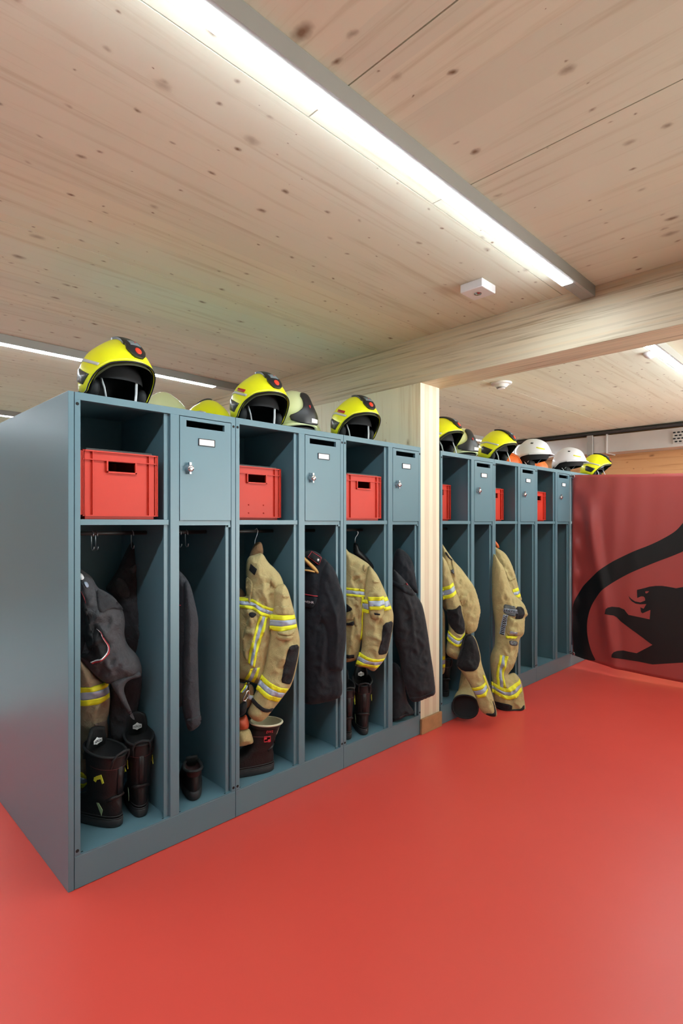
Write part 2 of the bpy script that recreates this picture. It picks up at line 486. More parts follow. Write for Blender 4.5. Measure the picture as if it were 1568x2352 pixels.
# ================================================================== the setting
W_CEIL = (196, 172, 138)
MT['ceilX'] = wood('spruce_ceiling_along', (223, 224, 204), (206, 202, 178), (124, 100, 76), 0, .19)
MT['ceilY'] = wood('spruce_ceiling_across', (223, 224, 204), (206, 202, 178), (124, 100, 76), 1, .155, .8)
MT['beam'] = wood('beech_veneer_beam', (214, 203, 176), (158, 140, 112), (96, 76, 56), 1, .012, 1., .5, 1.5, False, .75)
MT['pillar'] = wood('spruce_panel', (242, 238, 212), (222, 210, 176), (136, 112, 80), 2, .11, .75)
MT['wallw'] = wood('spruce_wall', (206, 160, 112), (176, 126, 82), (110, 76, 50), 1, .16)
MT['wallp'] = M('grey_plaster', (140, 140, 138), .8)
def floor_mat():
    m, nt, b = newmat('red_resin_floor')
    mp = mapping(nt); t = N(nt, 'ShaderNodeTexNoise', Scale=.9, Detail=3.); nt.links.new(mp, t.inputs[0])
    nt.links.new(ramp(nt, t.outputs[0], [(.3, (204, 68, 57)), (.7, (208, 74, 63))]), b.inputs['Base Color'])
    t2 = N(nt, 'ShaderNodeTexNoise', Scale=3., Detail=3.); nt.links.new(mp, t2.inputs[0])
    r = mathn(nt, 'ADD', mathn(nt, 'MULTIPLY', t2.outputs[0], .08), .36)
    nt.links.new(r, b.inputs['Roughness']); b.inputs['Specular IOR Level'].default_value = .5
    t3 = N(nt, 'ShaderNodeTexNoise', Scale=2.2, Detail=2.); nt.links.new(mp, t3.inputs[0])
    bump(nt, b, t3.outputs[0], .02, .02)
    return m
MT['floor'] = floor_mat()
MT['bounce_floor'] = M('pale_bounce_floor', (214, 216, 212), .6, var=.06, vscale=2.)
def struct(name, m, mats): o = m.build(name, mats); o['kind'] = 'structure'; return o
XL, XR, YB, YF, ZC = -5.2, 6.95, 7.4, -6.4, 2.56
RX, RY, RB = -2.4, -2.25, 2.3                                            # the red resin ends here; pale floor added out of view bounces neutral light up
struct('floor', MB().box(RX, XR, RY, RB, -.1, 0), 'floor')
struct('floor', MB().box(XL, XR, YF, RY, -.1, -.0005).box(XL, RX, RY, RB, -.1, -.0005).box(XL, XR, RB, YB, -.1, -.0005), 'bounce_floor')
g = .0022
# ceiling slabs with open joints under a dark deck
def slab(x0, x1, y0, y1, mat): struct('ceiling', MB().box(x0+g, x1-g, y0+g, y1-g, ZC, ZC+.08), mat)
struct('ceiling', MB().box(XL, XR, YF, YB, ZC+.08, ZC+.16), 'dark')
for x0, x1 in ((XL, -.285), (-.285, .336), (.336, .957), (.957, 2.14)):
    slab(x0, x1, YF, -1.068, 'ceilY')
    slab(x0, x1, -1.068, -.923, 'ceilX')
for y0, y1 in ((-.923, .354), (.354, 1.25), (1.25, 2.5), (2.5, 3.75), (3.75, 5.), (5., YB)):
    slab(XL, 2.14, y0, y1, 'ceilX')
for y0, y1 in ((YF, -.96), (-.96, .27), (.27, 1.5), (1.5, 2.75), (2.75, YB)):
    slab(2.34, XR, y0, y1, 'ceilX')
struct('beam', MB().box(2.125, 2.36, YF, YB, 2.268, ZC+.02, .003), 'beam')
# pillar: a five-layer timber panel whose edge faces the room
def pillar_mat():
    m, nt, b = newmat('layered_timber_edge'); b.inputs['Roughness'].default_value = .55
    tc = nt.nodes.new('ShaderNodeTexCoord'); sp = nt.nodes.new('ShaderNodeSeparateXYZ'); nt.links.new(tc.outputs['Object'], sp.inputs[0])
    t = mathn(nt, 'DIVIDE', mathn(nt, 'SUBTRACT', sp.outputs[0], 2.125), .21)
    r = nt.nodes.new('ShaderNodeValToRGB'); r.color_ramp.interpolation = 'CONSTANT'
    pal, tan = rgb((224, 218, 192)), rgb((212, 198, 172))
    st = [(0, pal), (.21, tan), (.45, pal), (.64, tan), (.83, pal)]
    while len(r.color_ramp.elements) < 5: r.color_ramp.elements.new(.5)
    for e, (p, c) in zip(r.color_ramp.elements, st): e.position = p; e.color = c
    nt.links.new(t, r.inputs[0])
    mp = mapping(nt, (30, 30, 2.)); n = N(nt, 'ShaderNodeTexNoise', Scale=2., Detail=6., Roughness=.6); nt.links.new(mp, n.inputs[0])
    col = mixc(nt, .25, r.outputs[0], ramp(nt, n.outputs[0], [(.3, (.72, .66, .6, 1)), (.6, (1, 1, 1, 1))]), 'MULTIPLY')
    mp2 = mapping(nt, (1.6, 1, .55)); v = N(nt, 'ShaderNodeTexVoronoi', Scale=4.); nt.links.new(mp2, v.inputs['Vector'])
    k = mathn(nt, 'MULTIPLY', mathn(nt, 'SUBTRACT', .055, v.outputs['Distance'], clamp=True), 14.)
    nt.links.new(mixc(nt, k, col, rgb((150, 108, 70))), b.inputs['Base Color'])
    return m
MT['pilE'] = pillar_mat()
m = MB().box(2.126, 2.334, .002, 1.06, 0, 2.268)
for f in m.bm.faces: f.material_index = 1 if abs(f.normal.y) > .5 else 0
struct('pillar', m, ['pillar', 'pilE'])
struct('baseboard_pillar', MB().box(2.118, 2.342, -.016, .0, .0, .098, .002), 'brown')
GY0, GY1, GZ0, GZ1 = -6.2, -3.0, .08, 2.46                    # unseen glazing added right of the picture to light the ceiling
struct('wall_far', MB().box(XR, XR+.15, GY1, YB, 0, ZC).box(XR, XR+.15, YF, GY0, 0, ZC).box(XR, XR+.15, GY0, GY1, 0, GZ0).box(XR, XR+.15, GY0, GY1, GZ1, ZC), 'wallw')
def glazing(name, p0, p1, n):
    p0, p1 = Vector(p0), Vector(p1); d = p1-p0; t = Vector((abs(d.y), abs(d.x), 0)).normalized()*.03
    m = MB()
    for i in range(n+1):
        c = p0+d*(i/n); m.box(c.x-.03, c.x+.03, c.y-.03, c.y+.03, GZ0, GZ1, .003)
    for z in (GZ0+.03, 1.1, GZ1-.03):
        a, b = p0-t, p1+t; m.box(min(a.x, b.x), max(a.x, b.x), min(a.y, b.y), max(a.y, b.y), z-.03, z+.03)
    o = m.build(name, 'housing'); o['kind'] = 'structure'
    q = t*.1; a, b = p0-q, p1+q
    MB().box(min(a.x, b.x), max(a.x, b.x), min(a.y, b.y), max(a.y, b.y), GZ0, GZ1).build('pane', 'glass', o)
    la = bpy.data.lights.new('daylight_portal', 'AREA'); la.shape = 'RECTANGLE'; la.size = d.length; la.size_y = GZ1-GZ0; la.cycles.is_portal = True
    lo = bpy.data.objects.new('daylight_portal', la); C.objects.link(lo); lo.location = ((p0.x+p1.x)/2, (p0.y+p1.y)/2, (GZ0+GZ1)/2)
    inward = Vector((1.5, -2.5, 0))-Vector((lo.location.x, lo.location.y, 0)); inward = Vector((math.copysign(1, inward.x), 0, 0)) if abs(d.y) > abs(d.x) else Vector((0, math.copysign(1, inward.y), 0))
    lo.rotation_euler = inward.to_track_quat('-Z', 'Z').to_euler()
gm_, gn_, gb_ = newmat('added_window_glass'); gn_.nodes.remove(gb_)
tr_ = gn_.nodes.new('ShaderNodeBsdfTransparent'); gl_ = gn_.nodes.new('ShaderNodeBsdfGlossy'); mx_ = gn_.nodes.new('ShaderNodeMixShader')
gl_.inputs['Roughness'].default_value = .02; mx_.inputs[0].default_value = .06
gn_.links.new(tr_.outputs[0], mx_.inputs[1]); gn_.links.new(gl_.outputs[0], mx_.inputs[2]); gn_.links.new(mx_.outputs[0], gn_.nodes['Material Output'].inputs[0])
MT['glass'] = gm_
glazing('added_window_1', (XR+.07, GY0, 0), (XR+.07, GY1, 0), 4)  # added out of view, brings neutral daylight onto the ceiling
struct('wall_left', MB().box(XL-.15, XL, YF, YB, 0, ZC), 'wallp')
MT['wallb'] = wood('spruce_wall_lengthwise', (206, 160, 112), (176, 126, 82), (110, 76, 50), 0, .16)
struct('wall_back', MB().box(XL, XR, YB, YB+.15, 0, ZC), 'wallb')
FX0, FX1 = 2.9, 6.7
struct('wall_front', MB().box(XL, FX0, YF-.15, YF, 0, ZC).box(FX1, XR, YF-.15, YF, 0, ZC).box(FX0, FX1, YF-.15, YF, 0, GZ0).box(FX0, FX1, YF-.15, YF, GZ1, ZC), 'wallp')
glazing('added_window_2', (FX0, YF-.07, 0), (FX1, YF-.07, 0), 5)  # second unseen opening, added to fill in more daylight from the right
# ------------------------------------------------------------------ lamps
MT['led'] = emit('led_diffuser', (.82, .925, 1., 1), LED)
def lamp(x0, x1, y, label, tail=0.):
    t = thing('linear_ceiling_light', label, 'ceiling light', ((x0+x1)/2, y, ZC), 0, 'linear LED ceiling lights')
    m = MB()
    m.box(x0, x1+tail, y-.034, y-.018, ZC-.055, ZC-.0005, .001)              # side towards the room
    m.box(x0, x1+tail, y-.020, y+.035, ZC-.0475, ZC-.0005)
    if tail: m.box(x1, x1+tail, y-.0175, y+.034, ZC-.055, ZC-.0005, .001)
    m.build('housing', 'housing', t, True)
    MB().box(x0, x1, y-.0175, y+.034, ZC-.0575, ZC-.048, .002).build('diffuser', 'led', t, True)
lamp(-4.6, 1.88, -1.056, 'long white LED strip light on the ceiling above the floor in front of the lockers', .24)
lamp(3.12, 6.6, -1.056, 'LED strip light beyond the timber beam at the right edge, above the banner')
lamp(-4.6, 1.77, 1.87, 'LED strip light on the ceiling just behind the locker row and first yellow helmet', .35)
lamp(2.6, 6.4, 1.87, 'LED strip light beyond the beam, above the back of the far lockers')
lamp(-4.6, 1.77, 4.55, 'short end of a far LED strip light above the end panel at the left edge', .35)
# ------------------------------------------------------------------ small ceiling fittings
t = thing('emergency_light', 'small square white emergency light box on the ceiling near the beam', 'emergency light', (1.70, -.672, ZC))
MB().box(1.635, 1.765, -.735, -.61, ZC-.043, ZC-.0005, .004).build('body', 'white', t, True)
MB().lathe([(.0, -.004), (.009, -.004), (.012, 0), (.016, 0.0), (.018, -.003), (.02, .001)], 20, 0, (1.70, -.672, ZC-.043)).build('lens', 'chrome', t, True)
t = thing('smoke_detector', 'round white smoke detector with grille on the ceiling beyond the beam', 'smoke detector', (3.55, .21, ZC))
MB().lathe([(.0, -.052), (.030, -.052), (.034, -.046), (.05, -.03), (.062, -.016), (.085, -.012), (.088, 0)], 28, 0, (3.55, .21, ZC)).build('body', 'white', t, True, smooth=False)
m = MB()
for i in range(6):
    z = -.047+i*.004; m.lathe([(.0345+i*.0025, z), (.037+i*.0025, z), (.037+i*.0025, z+.0018)], 24, 0, (3.55, .21, ZC))
m.build('grille', 'dark', t, True)
t = thing('motion_detector', 'small white round sensor on the ceiling beside the right strip light', 'sensor', (3.53, -.95, ZC))
MB().lathe([(0, -.03), (.03, -.03), (.036, -.024), (.045, -.012), (.045, 0)], 24, 0, (3.53, -.95, ZC)).build('body', 'white', t, True)
MB().lathe([(0, -.04), (.018, -.037), (.026, -.03)], 20, 0, (3.53, -.95, ZC)).build('lens', 'white', t, True)
# ------------------------------------------------------------------ duct on the far wall
t = thing('ventilation_duct', 'rectangular galvanised ventilation duct hung along the far wall under the ceiling', 'duct', (6.78, 2, 2.27))
MB().box(6.64, 6.92, -5.5, 6.5, 2.262, 2.487, .003).build('duct_body', 'duct', t, True)
m = MB()
for y in (-2.2, -.9, .42, 1.7, 3.1): m.box(6.625, 6.93, y-.008, y+.008, 2.25, 2.5, .002)
m.build('flange', 'duct', t, True)
for yy in (-.33, 2.35):
    m = MB(); y0 = yy-.55; y1 = yy
    m.box(6.62, 6.637, y0, y1, 2.30, 2.45)
    m2 = MB()
    for r in range(4):
        for c in range(12):
            cy = y0+.035+c*(y1-y0-.07)/11+(.018 if r % 2 else 0); cz = 2.32+r*.036
            m2.box(6.612, 6.6195, cy-.013, cy+.013, cz-.008, cz+.008)
    m.build('air_grille', 'duct', t, True); m2.build('grille_slot', 'hole', t, True)
for yy in (.62, 2.55):
    MB().box(6.60, 6.625, yy-.035, yy+.035, 2.24, 2.50).box(6.60, 6.9, yy-.02, yy+.02, 2.235, 2.25).build('duct_hanger', 'housing', t, True)
tag(MB().tube([(6.66, -5.5, 2.525), (6.66, 6.8, 2.525)], .022, 12).build('conduit_pipe', 'dark'), 'dark pipe running along the far wall above the silver duct', 'pipe')
# ================================================================== lockers
LW, LD, LH = .709, .5, 1.85
def make_locker():
    t = thing('firefighter_locker', '', 'locker')
    e = .0012; a, b = e, LW-e
    # posts and head rail
    m = MB()
    m.box(a, .022, 0, .022, .1262, 1.822, .001)
    m.box(.686, b, 0, .022, .1262, 1.822, .001)
    m.box(.384, .4245, 0, .022, .1262, 1.822, .001)
    m.box(a, b, 0, .024, 1.8215, LH, .001)
    m.box(.361, .378, .013, .021, .1262, 1.8205, .0008)            # folded lips of the partitions
    m.box(.663, .680, .013, .021, .1262, 1.352, .0008)
    for x in (.0105, .6975):
        for z in (1.806, .142):
            vs = [(x+.0062*math.cos(i*PI/8), -.0006, z+.0062*math.sin(i*PI/8)) for i in range(16)]
            m.prism(vs, (0, .0012, 0), 1)
    m.build('frame', ['paint', 'hole'], t)
    MB().box(a, .004, .022, LD, .12, LH-.003).build('side_panel', 'paint', t)
    MB().box(LW-.004, b, .022, LD, .12, LH-.003).build('side_panel', 'paint', t)
    m = MB(); m.box(.378, .3835, .013, LD-.03, .126, LH-.004); m.build('partition', 'paint', t)
    m = MB(); m.box(.680, .6855, .022, LD-.03, .126, 1.3515); m.build('partition', 'paint', t)
    m = MB(); m.box(.0185, .0215, .022, LD-.03, .126, LH-.004); m.build('partition', 'paint', t)
    MB().box(.004, LW-.004, LD-.03, LD-.027, .12, LH-.003).build('back_panel', 'paint', t)
    MB().box(a, b, .024, LD, LH-.003, LH).build('top_panel', 'paint', t)
    m = MB(); m.box(a, b, .001, LD, .121, .1255)
    for x in (.028, .352, .392, .43, .655):
        m.box(x, x+.007, .010, .014, .1254, .1262, 0, 1)
    m.build('base_panel', ['paint', 'hole'], t)
    MB().box(a, b, 0, .02, .002, .1205, .001).box(a, a+.02, .02, LD, .002, .12).box(b-.02, b, .02, LD, .002, .12).build('plinth', 'paint', t)
    MB().box(.0215, .378, .003, LD-.03, 1.354, 1.3762, .0012).build('shelf', 'paint', t)
    m = MB(); m.box(.4, .684, .012, LD-.03, 1.352, 1.358)
    m.box(.4245, .684, .006, .0125, 1.352, 1.372); m.box(.672, .684, .004, .02, 1.343, 1.353)
    m.build('compartment_floor', 'paint', t)
    # door with a real slot cut through
    x0, x1, z0, z1 = .4275, .6835, 1.3735, 1.8185; s0, s1, q0, q1 = .458, .649, 1.7765, 1.8045
    bm = MB()
    for (p0, p1, r0, r1) in ((x0, x1, z0, q0), (x0, x1, q1, z1), (x0, s0, q0, q1), (s1, x1, q0, q1)):
        bm.box(p0, p1, -.0005, .014, r0, r1)
    d = bm.build('door', 'paint', t, weld=1e-5)
    m = MB()
    for (p0, p1, r0, r1) in ((.5155, .598, 1.7005, 1.7035), (.5155, .598, 1.7295, 1.7325), (.5155, .5185, 1.7005, 1.7325), (.595, .598, 1.7005, 1.7325)):
        m.box(p0, p1, -.005, -.0005, r0, r1, .0006)
    h = m.build('name_holder', 'blackp', d)
    MB().box(.5185, .595, -.0028, -.0005, 1.7035, 1.7295).build('name_card', 'card', d)
    m = MB()
    lx, lz = .4665, 1.596
    m.lathe([(.0, -.0275), (.0115, -.0275), (.013, -.026), (.0145, -.024), (.0155, -.012), (.0165, -.004), (.017, -.0005)], 24, 0, (lx, 0, lz), 'Y')
    pts = [(-.005, .012), (-.0055, .026), (.0055, .026), (.005, .012), (.004, -.012), (.0045, -.024), (-.0045, -.024), (-.004, -.012)]
    m.prism([(lx+x, -.021, lz+z) for x, z in pts], (0, .012, 0))
    m.box(lx-.0095, lx+.0095, -.0305, -.0265, lz-.0025, lz+.0025, .0008)
    m.build('turn_lock', 'chrome', d)
    MB().tube([(.0215, .21, 1.319), (.378, .21, 1.319)], .009, 10, flat=1.).build('coat_rail', 'dark', t)
    MB().tube([(.3835, .21, 1.319), (.680, .21, 1.319)], .009, 10, flat=1.).build('coat_rail', 'dark', t)
    return t
LX = [0, LW, 2*LW, 2.348, 2.348+LW, 2.348+2*LW, 2.348+3*LW, 2.348+4*LW]
LLAB = ['grey-blue metal locker at the left end of the row with two tall boots in it',
        'grey-blue metal locker second from the left end, with the boot with cream lining',
        'grey-blue metal locker directly left of the timber pillar',
        'grey-blue metal locker directly right of the timber pillar',
        'grey-blue metal locker second to the right of the timber pillar, trousers hanging out',
        'grey-blue metal locker with red crate and empty lower half beside the red banner',
        'grey-blue metal locker whose front the red banner hides, under the second white helmet',
        'grey-blue metal locker farthest behind the red banner, under the last yellow helmet']
L0 = make_locker(); L0['label'] = LLAB[0]; L0['group'] = 'firefighter lockers in a row'
for i in range(1, 8): dup(L0, (LX[i], 0, 0), 0, LLAB[i], 'firefighter lockers in a row')
for x in LX[:3]: dup(L0, (x+LW, 1.02, 0), PI, 'grey-blue metal locker standing back to back behind the front row', 'back row lockers')
t = tag(MB().box(-.0215, -.0012, 0, 1.021, .001, LH, .0012).build('end_panel', 'paint'), 'tall grey-blue metal end panel closing the left end of the lockers', 'panel')
# ================================================================== crates
def make_crate():
    t = thing('plastic_crate', '', 'crate')
    m = MB(); w, d, h = .30, .40, .262
    x0, x1 = -w/2, w/2
    # four walls; the front has a real grip hole
    gx0, gx1, gz0, gz1 = -.054, .054, .187, .225
    for (p0, p1, r0, r1) in ((x0+.008, x1-.008, .012, gz0), (x0+.008, x1-.008, gz1, h), (x0+.008, gx0, gz0, gz1), (gx1, x1-.008, gz0, gz1)):
        m.box(p0, p1, .010, .0135, r0, r1)
    m.box(x0+.008, x1-.008, d-.013, d-.010, .012, h); m.box(x0+.008, x0+.0115, .010, d-.010, .012, h); m.box(x1-.0115, x1-.008, .010, d-.010, .012, h)
    m.box(x0+.012, x1-.012, .014, d-.014, .0, .014, .002)
    m.build('body', 'crate', t)
    r = MB()                                                     # rim bands and stiffening ribs
    def ring(z0, z1, o):
        r.box(x0-o+.003, x1+o-.003, .003-o, .0105, z0, z1); r.box(x0-o+.003, x1+o-.003, d-.0105, d-.003+o, z0, z1)
        r.box(x0-o+.003, x0+.0105, .003-o, d-.003+o, z0, z1); r.box(x1-.0105, x1+o-.003, .003-o, d-.003+o, z0, z1)
    ring(h-.004, h+.001, .003); ring(.226, .2295, .003)
    ring(.012, .0165, .003)
    for sx in (-1, 1):
        for xx in (x1-.0015, x1-.038):
            r.box(sx*xx-.0012, sx*xx+.0012, .0005, .0105, .0165, h-.003)
    for sx in (-1, 1):
        for yy in (.006, .05, d-.05, d-.006): r.box(sx*(x1-.0005)-.009, sx*(x1-.0005), yy-.0014, yy+.0014, .0165, h-.003)
    for xx in (gx0-.003, gx1+.003): r.box(xx-.003, xx+.003, .0005, .0135, gz0-.006, gz1+.003)
    r.box(gx0-.006, gx1+.006, .0005, .0135, gz0-.007, gz0-.0005)
    r.build('rib', 'crate', t)
    m = MB(); m.box(x0+.016, x1-.02, .012, d-.012, h-.004, h+.010, .003); m.build('lid', 'lid', t)
    return t
CR = make_crate(); first = True
CL = [('red plastic crate with black lid on the shelf of the leftmost locker', LX[0]+.181, .004),
      ('red plastic crate with four small studs, above the open yellow-striped jacket', LX[1]+.181, .078),
      ('red plastic crate on the shelf left of the timber pillar', LX[2]+.19, .018),
      ('red plastic crate on the shelf just right of the timber pillar', LX[3]+.181, .138),
      ('red plastic crate above the hanging trousers in the second locker past the pillar', LX[4]+.181, .10),
      ('red plastic crate in the last locker before the red banner', LX[5]+.181, .066)]
crates = []
for lab, x, y in CL:
    if first: CR.location = (x, y, 1.3764); CR['label'] = lab; CR['group'] = 'red crates on locker shelves'; first = False; crates.append(CR)
    else: crates.append(dup(CR, (x, y, 1.3764), 0, lab))
m = MB()
for dx in (-.045, .045):
    for dz in (.035, .075): m.lathe([(0, -.004), (.003, -.004), (.004, 0)], 10, 0, (LX[1]+.181+dx, .088, 1.3764+dz), 'Y')
m.build('stud', 'crate', crates[1], True)
# ================================================================== helmets
MT['visor'] = M('smoked_visor', (70, 72, 56), .12, spec=.6)
HA, HBF, HBB, HC, HZ = .145, .178, .158, .168, .105
def hs(t, w, off=0., k=1.):
    """helmet surface: t = pitch from the brow over the crown, w = sideways; front is -Y"""
    ct, st = math.cos(t), math.sin(t); cw, sw = math.cos(w), math.sin(w)
    b = HBF if ct > 0 else HBB
    c = HC if st > 0 else HC*1.5
    keel = .010*math.exp(-(w/.30)**4)*max(0, min(1, (t-.5)/.35))*max(0, min(1, (2.2-t)/.4)) if k == 1 else 0
    crease = .006*math.exp(-((abs(w)-.62)/.16)**2)*max(0, math.sin(t)) if k == 1 else 0
    n = Vector((sw/HA, -cw*ct/b, cw*st/c)).normalized()
    p = Vector((HA*sw, -b*cw*ct, c*cw*st))*k+n*(off+keel-crease*.5)
    return p+Vector((0, 0, HZ))
def hside(s, z, sg, off=0.):
    b = HBF if s > 0 else HBB; c = HC if z > HZ else HC*1.5
    q = max(.0, 1-(s/b)**2-((z-HZ)/c)**2); x = HA*math.sqrt(q)
    n = Vector((sg*x/HA**2, -s/b**2, (z-HZ)/c**2)).normalized()
    p = Vector((sg*x, -s, z))
    w = math.asin(max(-1, min(1, x/HA))); return p+n*off
EDGE = [(-.17, .070), (-.128, .062), (-.065, .052), (-.02, .036), (.01, .038), (.03, .066), (.067, .108), (.12, .146), (.18, .163)]
def zedge(s, E=EDGE):
    for (a, za), (b, zb) in zip(E, E[1:]):
        if s <= b: return za+(zb-za)*max(0, (s-a)/(b-a))
    return E[-1][1]
def dome(m, off, k, mi, E, dz=0., n=72, r=16, inner=True):
    """shell rows from the lower edge up to the crown, then the inside"""
    def pt(az, el, o):
        d = Vector((math.sin(az)*math.cos(el), math.cos(az)*math.cos(el), math.sin(el)))
        return hs(math.atan2(d.z, d.y), math.asin(max(-1, min(1, d.x))), o, k)
    rows = []; els = []
    for i in range(n):
        az = 2*PI*i/n; lo, hi = -1.2, 1.4
        for _ in range(26):
            mid = (lo+hi)/2; p = pt(az, mid, off)
            if p.z < zedge(-p.y, E)+dz: lo = mid
            else: hi = mid
        els.append(hi)
    for j in range(r):
        f = (j/r)**.9
        rows.append([pt(2*PI*i/n, els[i]+(PI/2*.995-els[i])*f, off) for i in range(n)])
    vv = m.grid(rows, True, mi); m.cap(vv[-1], mi)
    return rows[0], vv[0]
def lay(m, poly, S, off, sp, mi, depth=.006):
    V, T, b = fill(poly, sp)
    top = [m.bm.verts.new(S(u, v, off)) for u, v in V]
    for t in T:
        f = m.bm.faces.new([top[i] for i in t]); f.smooth = True; f.material_index = mi
    low = {}
    for a, c in bedges(T):
        for i in (a, c):
            if i not in low: low[i] = m.bm.verts.new(S(V[i][0], V[i][1], off-depth))
        f = m.bm.faces.new([top[c], top[a], low[a], low[c]]); f.material_index = mi
def make_helmet(name, col, sticker=False, dark_plate=False, stripes2=False):
    t = thing(name, '', 'helmet')
    m = MB(); e0, v0 = dome(m, 0, 1, 0, EDGE)
    e1, v1 = dome(m, -.006, 1, 1, EDGE, .002)
    nn = len(v0)
    for i in range(nn): m.bm.faces.new([v0[i], v1[i], v1[(i+1) % nn], v0[(i+1) % nn]])
    m.build('shell', [col, 'liner'], t)
    MB().tube(e0, .0032, 6, closed=True).build('edge_trim', 'rubber', t)
    # crown piece
    S = lambda u, v, o: hs(u, v, o)
    cr = smooth([(.47, -.16), (.44, 0), (.47, .16), (.70, .28), (.86, .235), (.92, .27), (1.20, .205), (1.60, .16), (1.72, 0), (1.60, -.16), (1.20, -.205), (.92, -.27), (.86, -.235), (.70, -.28)], 1)
    m = MB(); lay(m, cr, S, .010, .02, 0, .02); c = m.build('crest', 'rubber', t)
    m = MB(); lay(m, [(.78, -.14), (.78, .14), (.95, .15), (.95, -.15)], S, .0122, .03, 0); m.build('display', 'disp', c)
    m = MB(); lay(m, [(.62+.085*math.cos(a*PI/8), .09*math.sin(a*PI/8)) for a in range(16)], S, .0125, .03, 0); m.build('button', 'redp', c)
    m = MB(); lay(m, [(.88+.022*math.cos(a*PI/6), .02+.022*math.sin(a*PI/6)) for a in range(12)], S, .0132, .03, 0, .003); m.build('emblem', 'redd', c)
    for sg in (-1, 1):
        Q = lambda u, v, o, sg=sg: hside(u, v, sg, o)
        m = MB(); lay(m, [(-.067, .141), (-.050, .144), (.036, .106), (-.006, .070), (-.069, .094)], Q, .004, .02, 0); m.build('side_plate', 'rubber' if dark_plate else 'gplate', t)
        m = MB(); lay(m, [(-.110, .172), (-.085, .182), (-.02, .180), (.082, .146), (.076, .136), (-.02, .167), (-.085, .170), (-.112, .160)], Q, .0022, .012, 0, .004); m.build('reflective_stripe', 'gsilv', t)
        if sticker:
            m = MB(); lay(m, [(.002, .192), (.064, .172), (.060, .158), (-.002, .178)], Q, .003, .012, 0, .004); m.build('sticker', 'redd', t)
    # retracted visor just inside the brow
    rows = []
    def pin(az, z):
        lo, hi = -.6, 1.3
        for _ in range(24):
            mid = (lo+hi)/2; d = Vector((math.sin(az)*math.cos(mid), math.cos(az)*math.cos(mid), math.sin(mid)))
            p = hs(math.atan2(d.z, d.y), math.asin(max(-1, min(1, d.x))), -.009, 1)
            if p.z < z(-p.y): lo = mid
            else: hi = mid
        return p
    for dz in (.03, .008, -.012):
        rows.append([pin(math.radians(-74+148*i/30), lambda s, dz=dz: zedge(s)+dz) for i in range(31)])
    gm(rows).build('visor', 'visor', t)
    # inside: padding, ear cups, neck guard and straps
    m = MB(); rows = []
    for kk, zz in ((.93, .105), (.90, .06), (.80, .03), (.74, .0)):
        rows.append([(HA*kk*math.sin(a)*.98, -(HBB if math.cos(a) < 0 else HBF*.45)*kk*math.cos(a)*.98, zz) for a in [math.radians(70+220*i/30) for i in range(31)]])
    m.grid(rows)
    m.build('neck_guard', 'pad', t)
    m = MB(); rows = []
    for i in range(13):
        el = PI/2*i/12; rows.append([(.122*math.cos(el)*math.sin(a), .03-.118*math.cos(el)*math.cos(a), .10+.135*math.sin(el)) for a in [2*PI*j/28 for j in range(28)]])
    m.grid(rows, True); m.build('padding', 'liner', t)
    for sg in (-1, 1):
        m = MB(); m.lathe([(.0, -.018), (.025, -.016), (.036, -.004), (.036, .012), (.0, .014)], 20, 0, (sg*.108, .0, .062), 'X'); m.build('ear_pad', 'pad', t)
    m = MB(); m.box(-.11, .11, .03, .13, .0, .03, .012); m.build('head_band', 'pad', t)
    MB().tube([(.075, -.02, .150), (.055, -.06, .118), (.03, -.095, .05), (.012, -.115, .001)], .0052, 8, flat=.5).build('chin_strap', 'strapw', t)
    MB().tube([(-.092, -.03, .115), (-.088, -.055, .06), (-.08, -.06, .004)], .0052, 8, flat=.5).build('chin_strap', 'strapw', t)
    return t
H1 = make_helmet('firefighter_helmet', 'yel')
H1['label'] = 'yellow helmet with black crest on the leftmost locker, no red sticker'; H1['group'] = 'yellow firefighter helmets'
H1.location = (.232, .178, LH+.0005); H1.rotation_euler = (0, 0, math.radians(9))
H2 = make_helmet('firefighter_helmet', 'yel', True); H2['group'] = 'yellow firefighter helmets'
H2['label'] = 'yellow helmet with red sticker between the two leftmost locker doors'
H2.location = (.975, .178, LH+.0005); H2.rotation_euler = (0, 0, math.radians(-3))
dup(H2, (1.70, .18, LH+.0005), math.radians(-9), 'yellow helmet standing in front of the pale timber panel')
H4 = make_helmet('firefighter_helmet', 'yel', True, True); H4['group'] = 'yellow firefighter helmets'
H4['label'] = 'yellow helmet half hidden behind the right edge of the timber pillar'
H4.location = (2.64, .19, LH+.0005); H4.rotation_euler = (math.radians(-4), 0, math.radians(4))
H5 = make_helmet('firefighter_helmet', 'yel', False, True); H5['group'] = 'yellow firefighter helmets'
H5['label'] = 'yellow helmet with black side plate between the pale helmet and white helmet'
H5.location = (3.42, .18, LH+.0005); H5.rotation_euler = (0, 0, math.radians(2))
dup(H5, (5.62, .19, LH+.0005), math.radians(6), 'last yellow helmet at the far right above the red banner')
dup(H1, (1.02, .74, LH+.0005), PI, 'yellow helmet dome peeking up behind, left of the helmet with red sticker').scale = (.95, .95, .86)
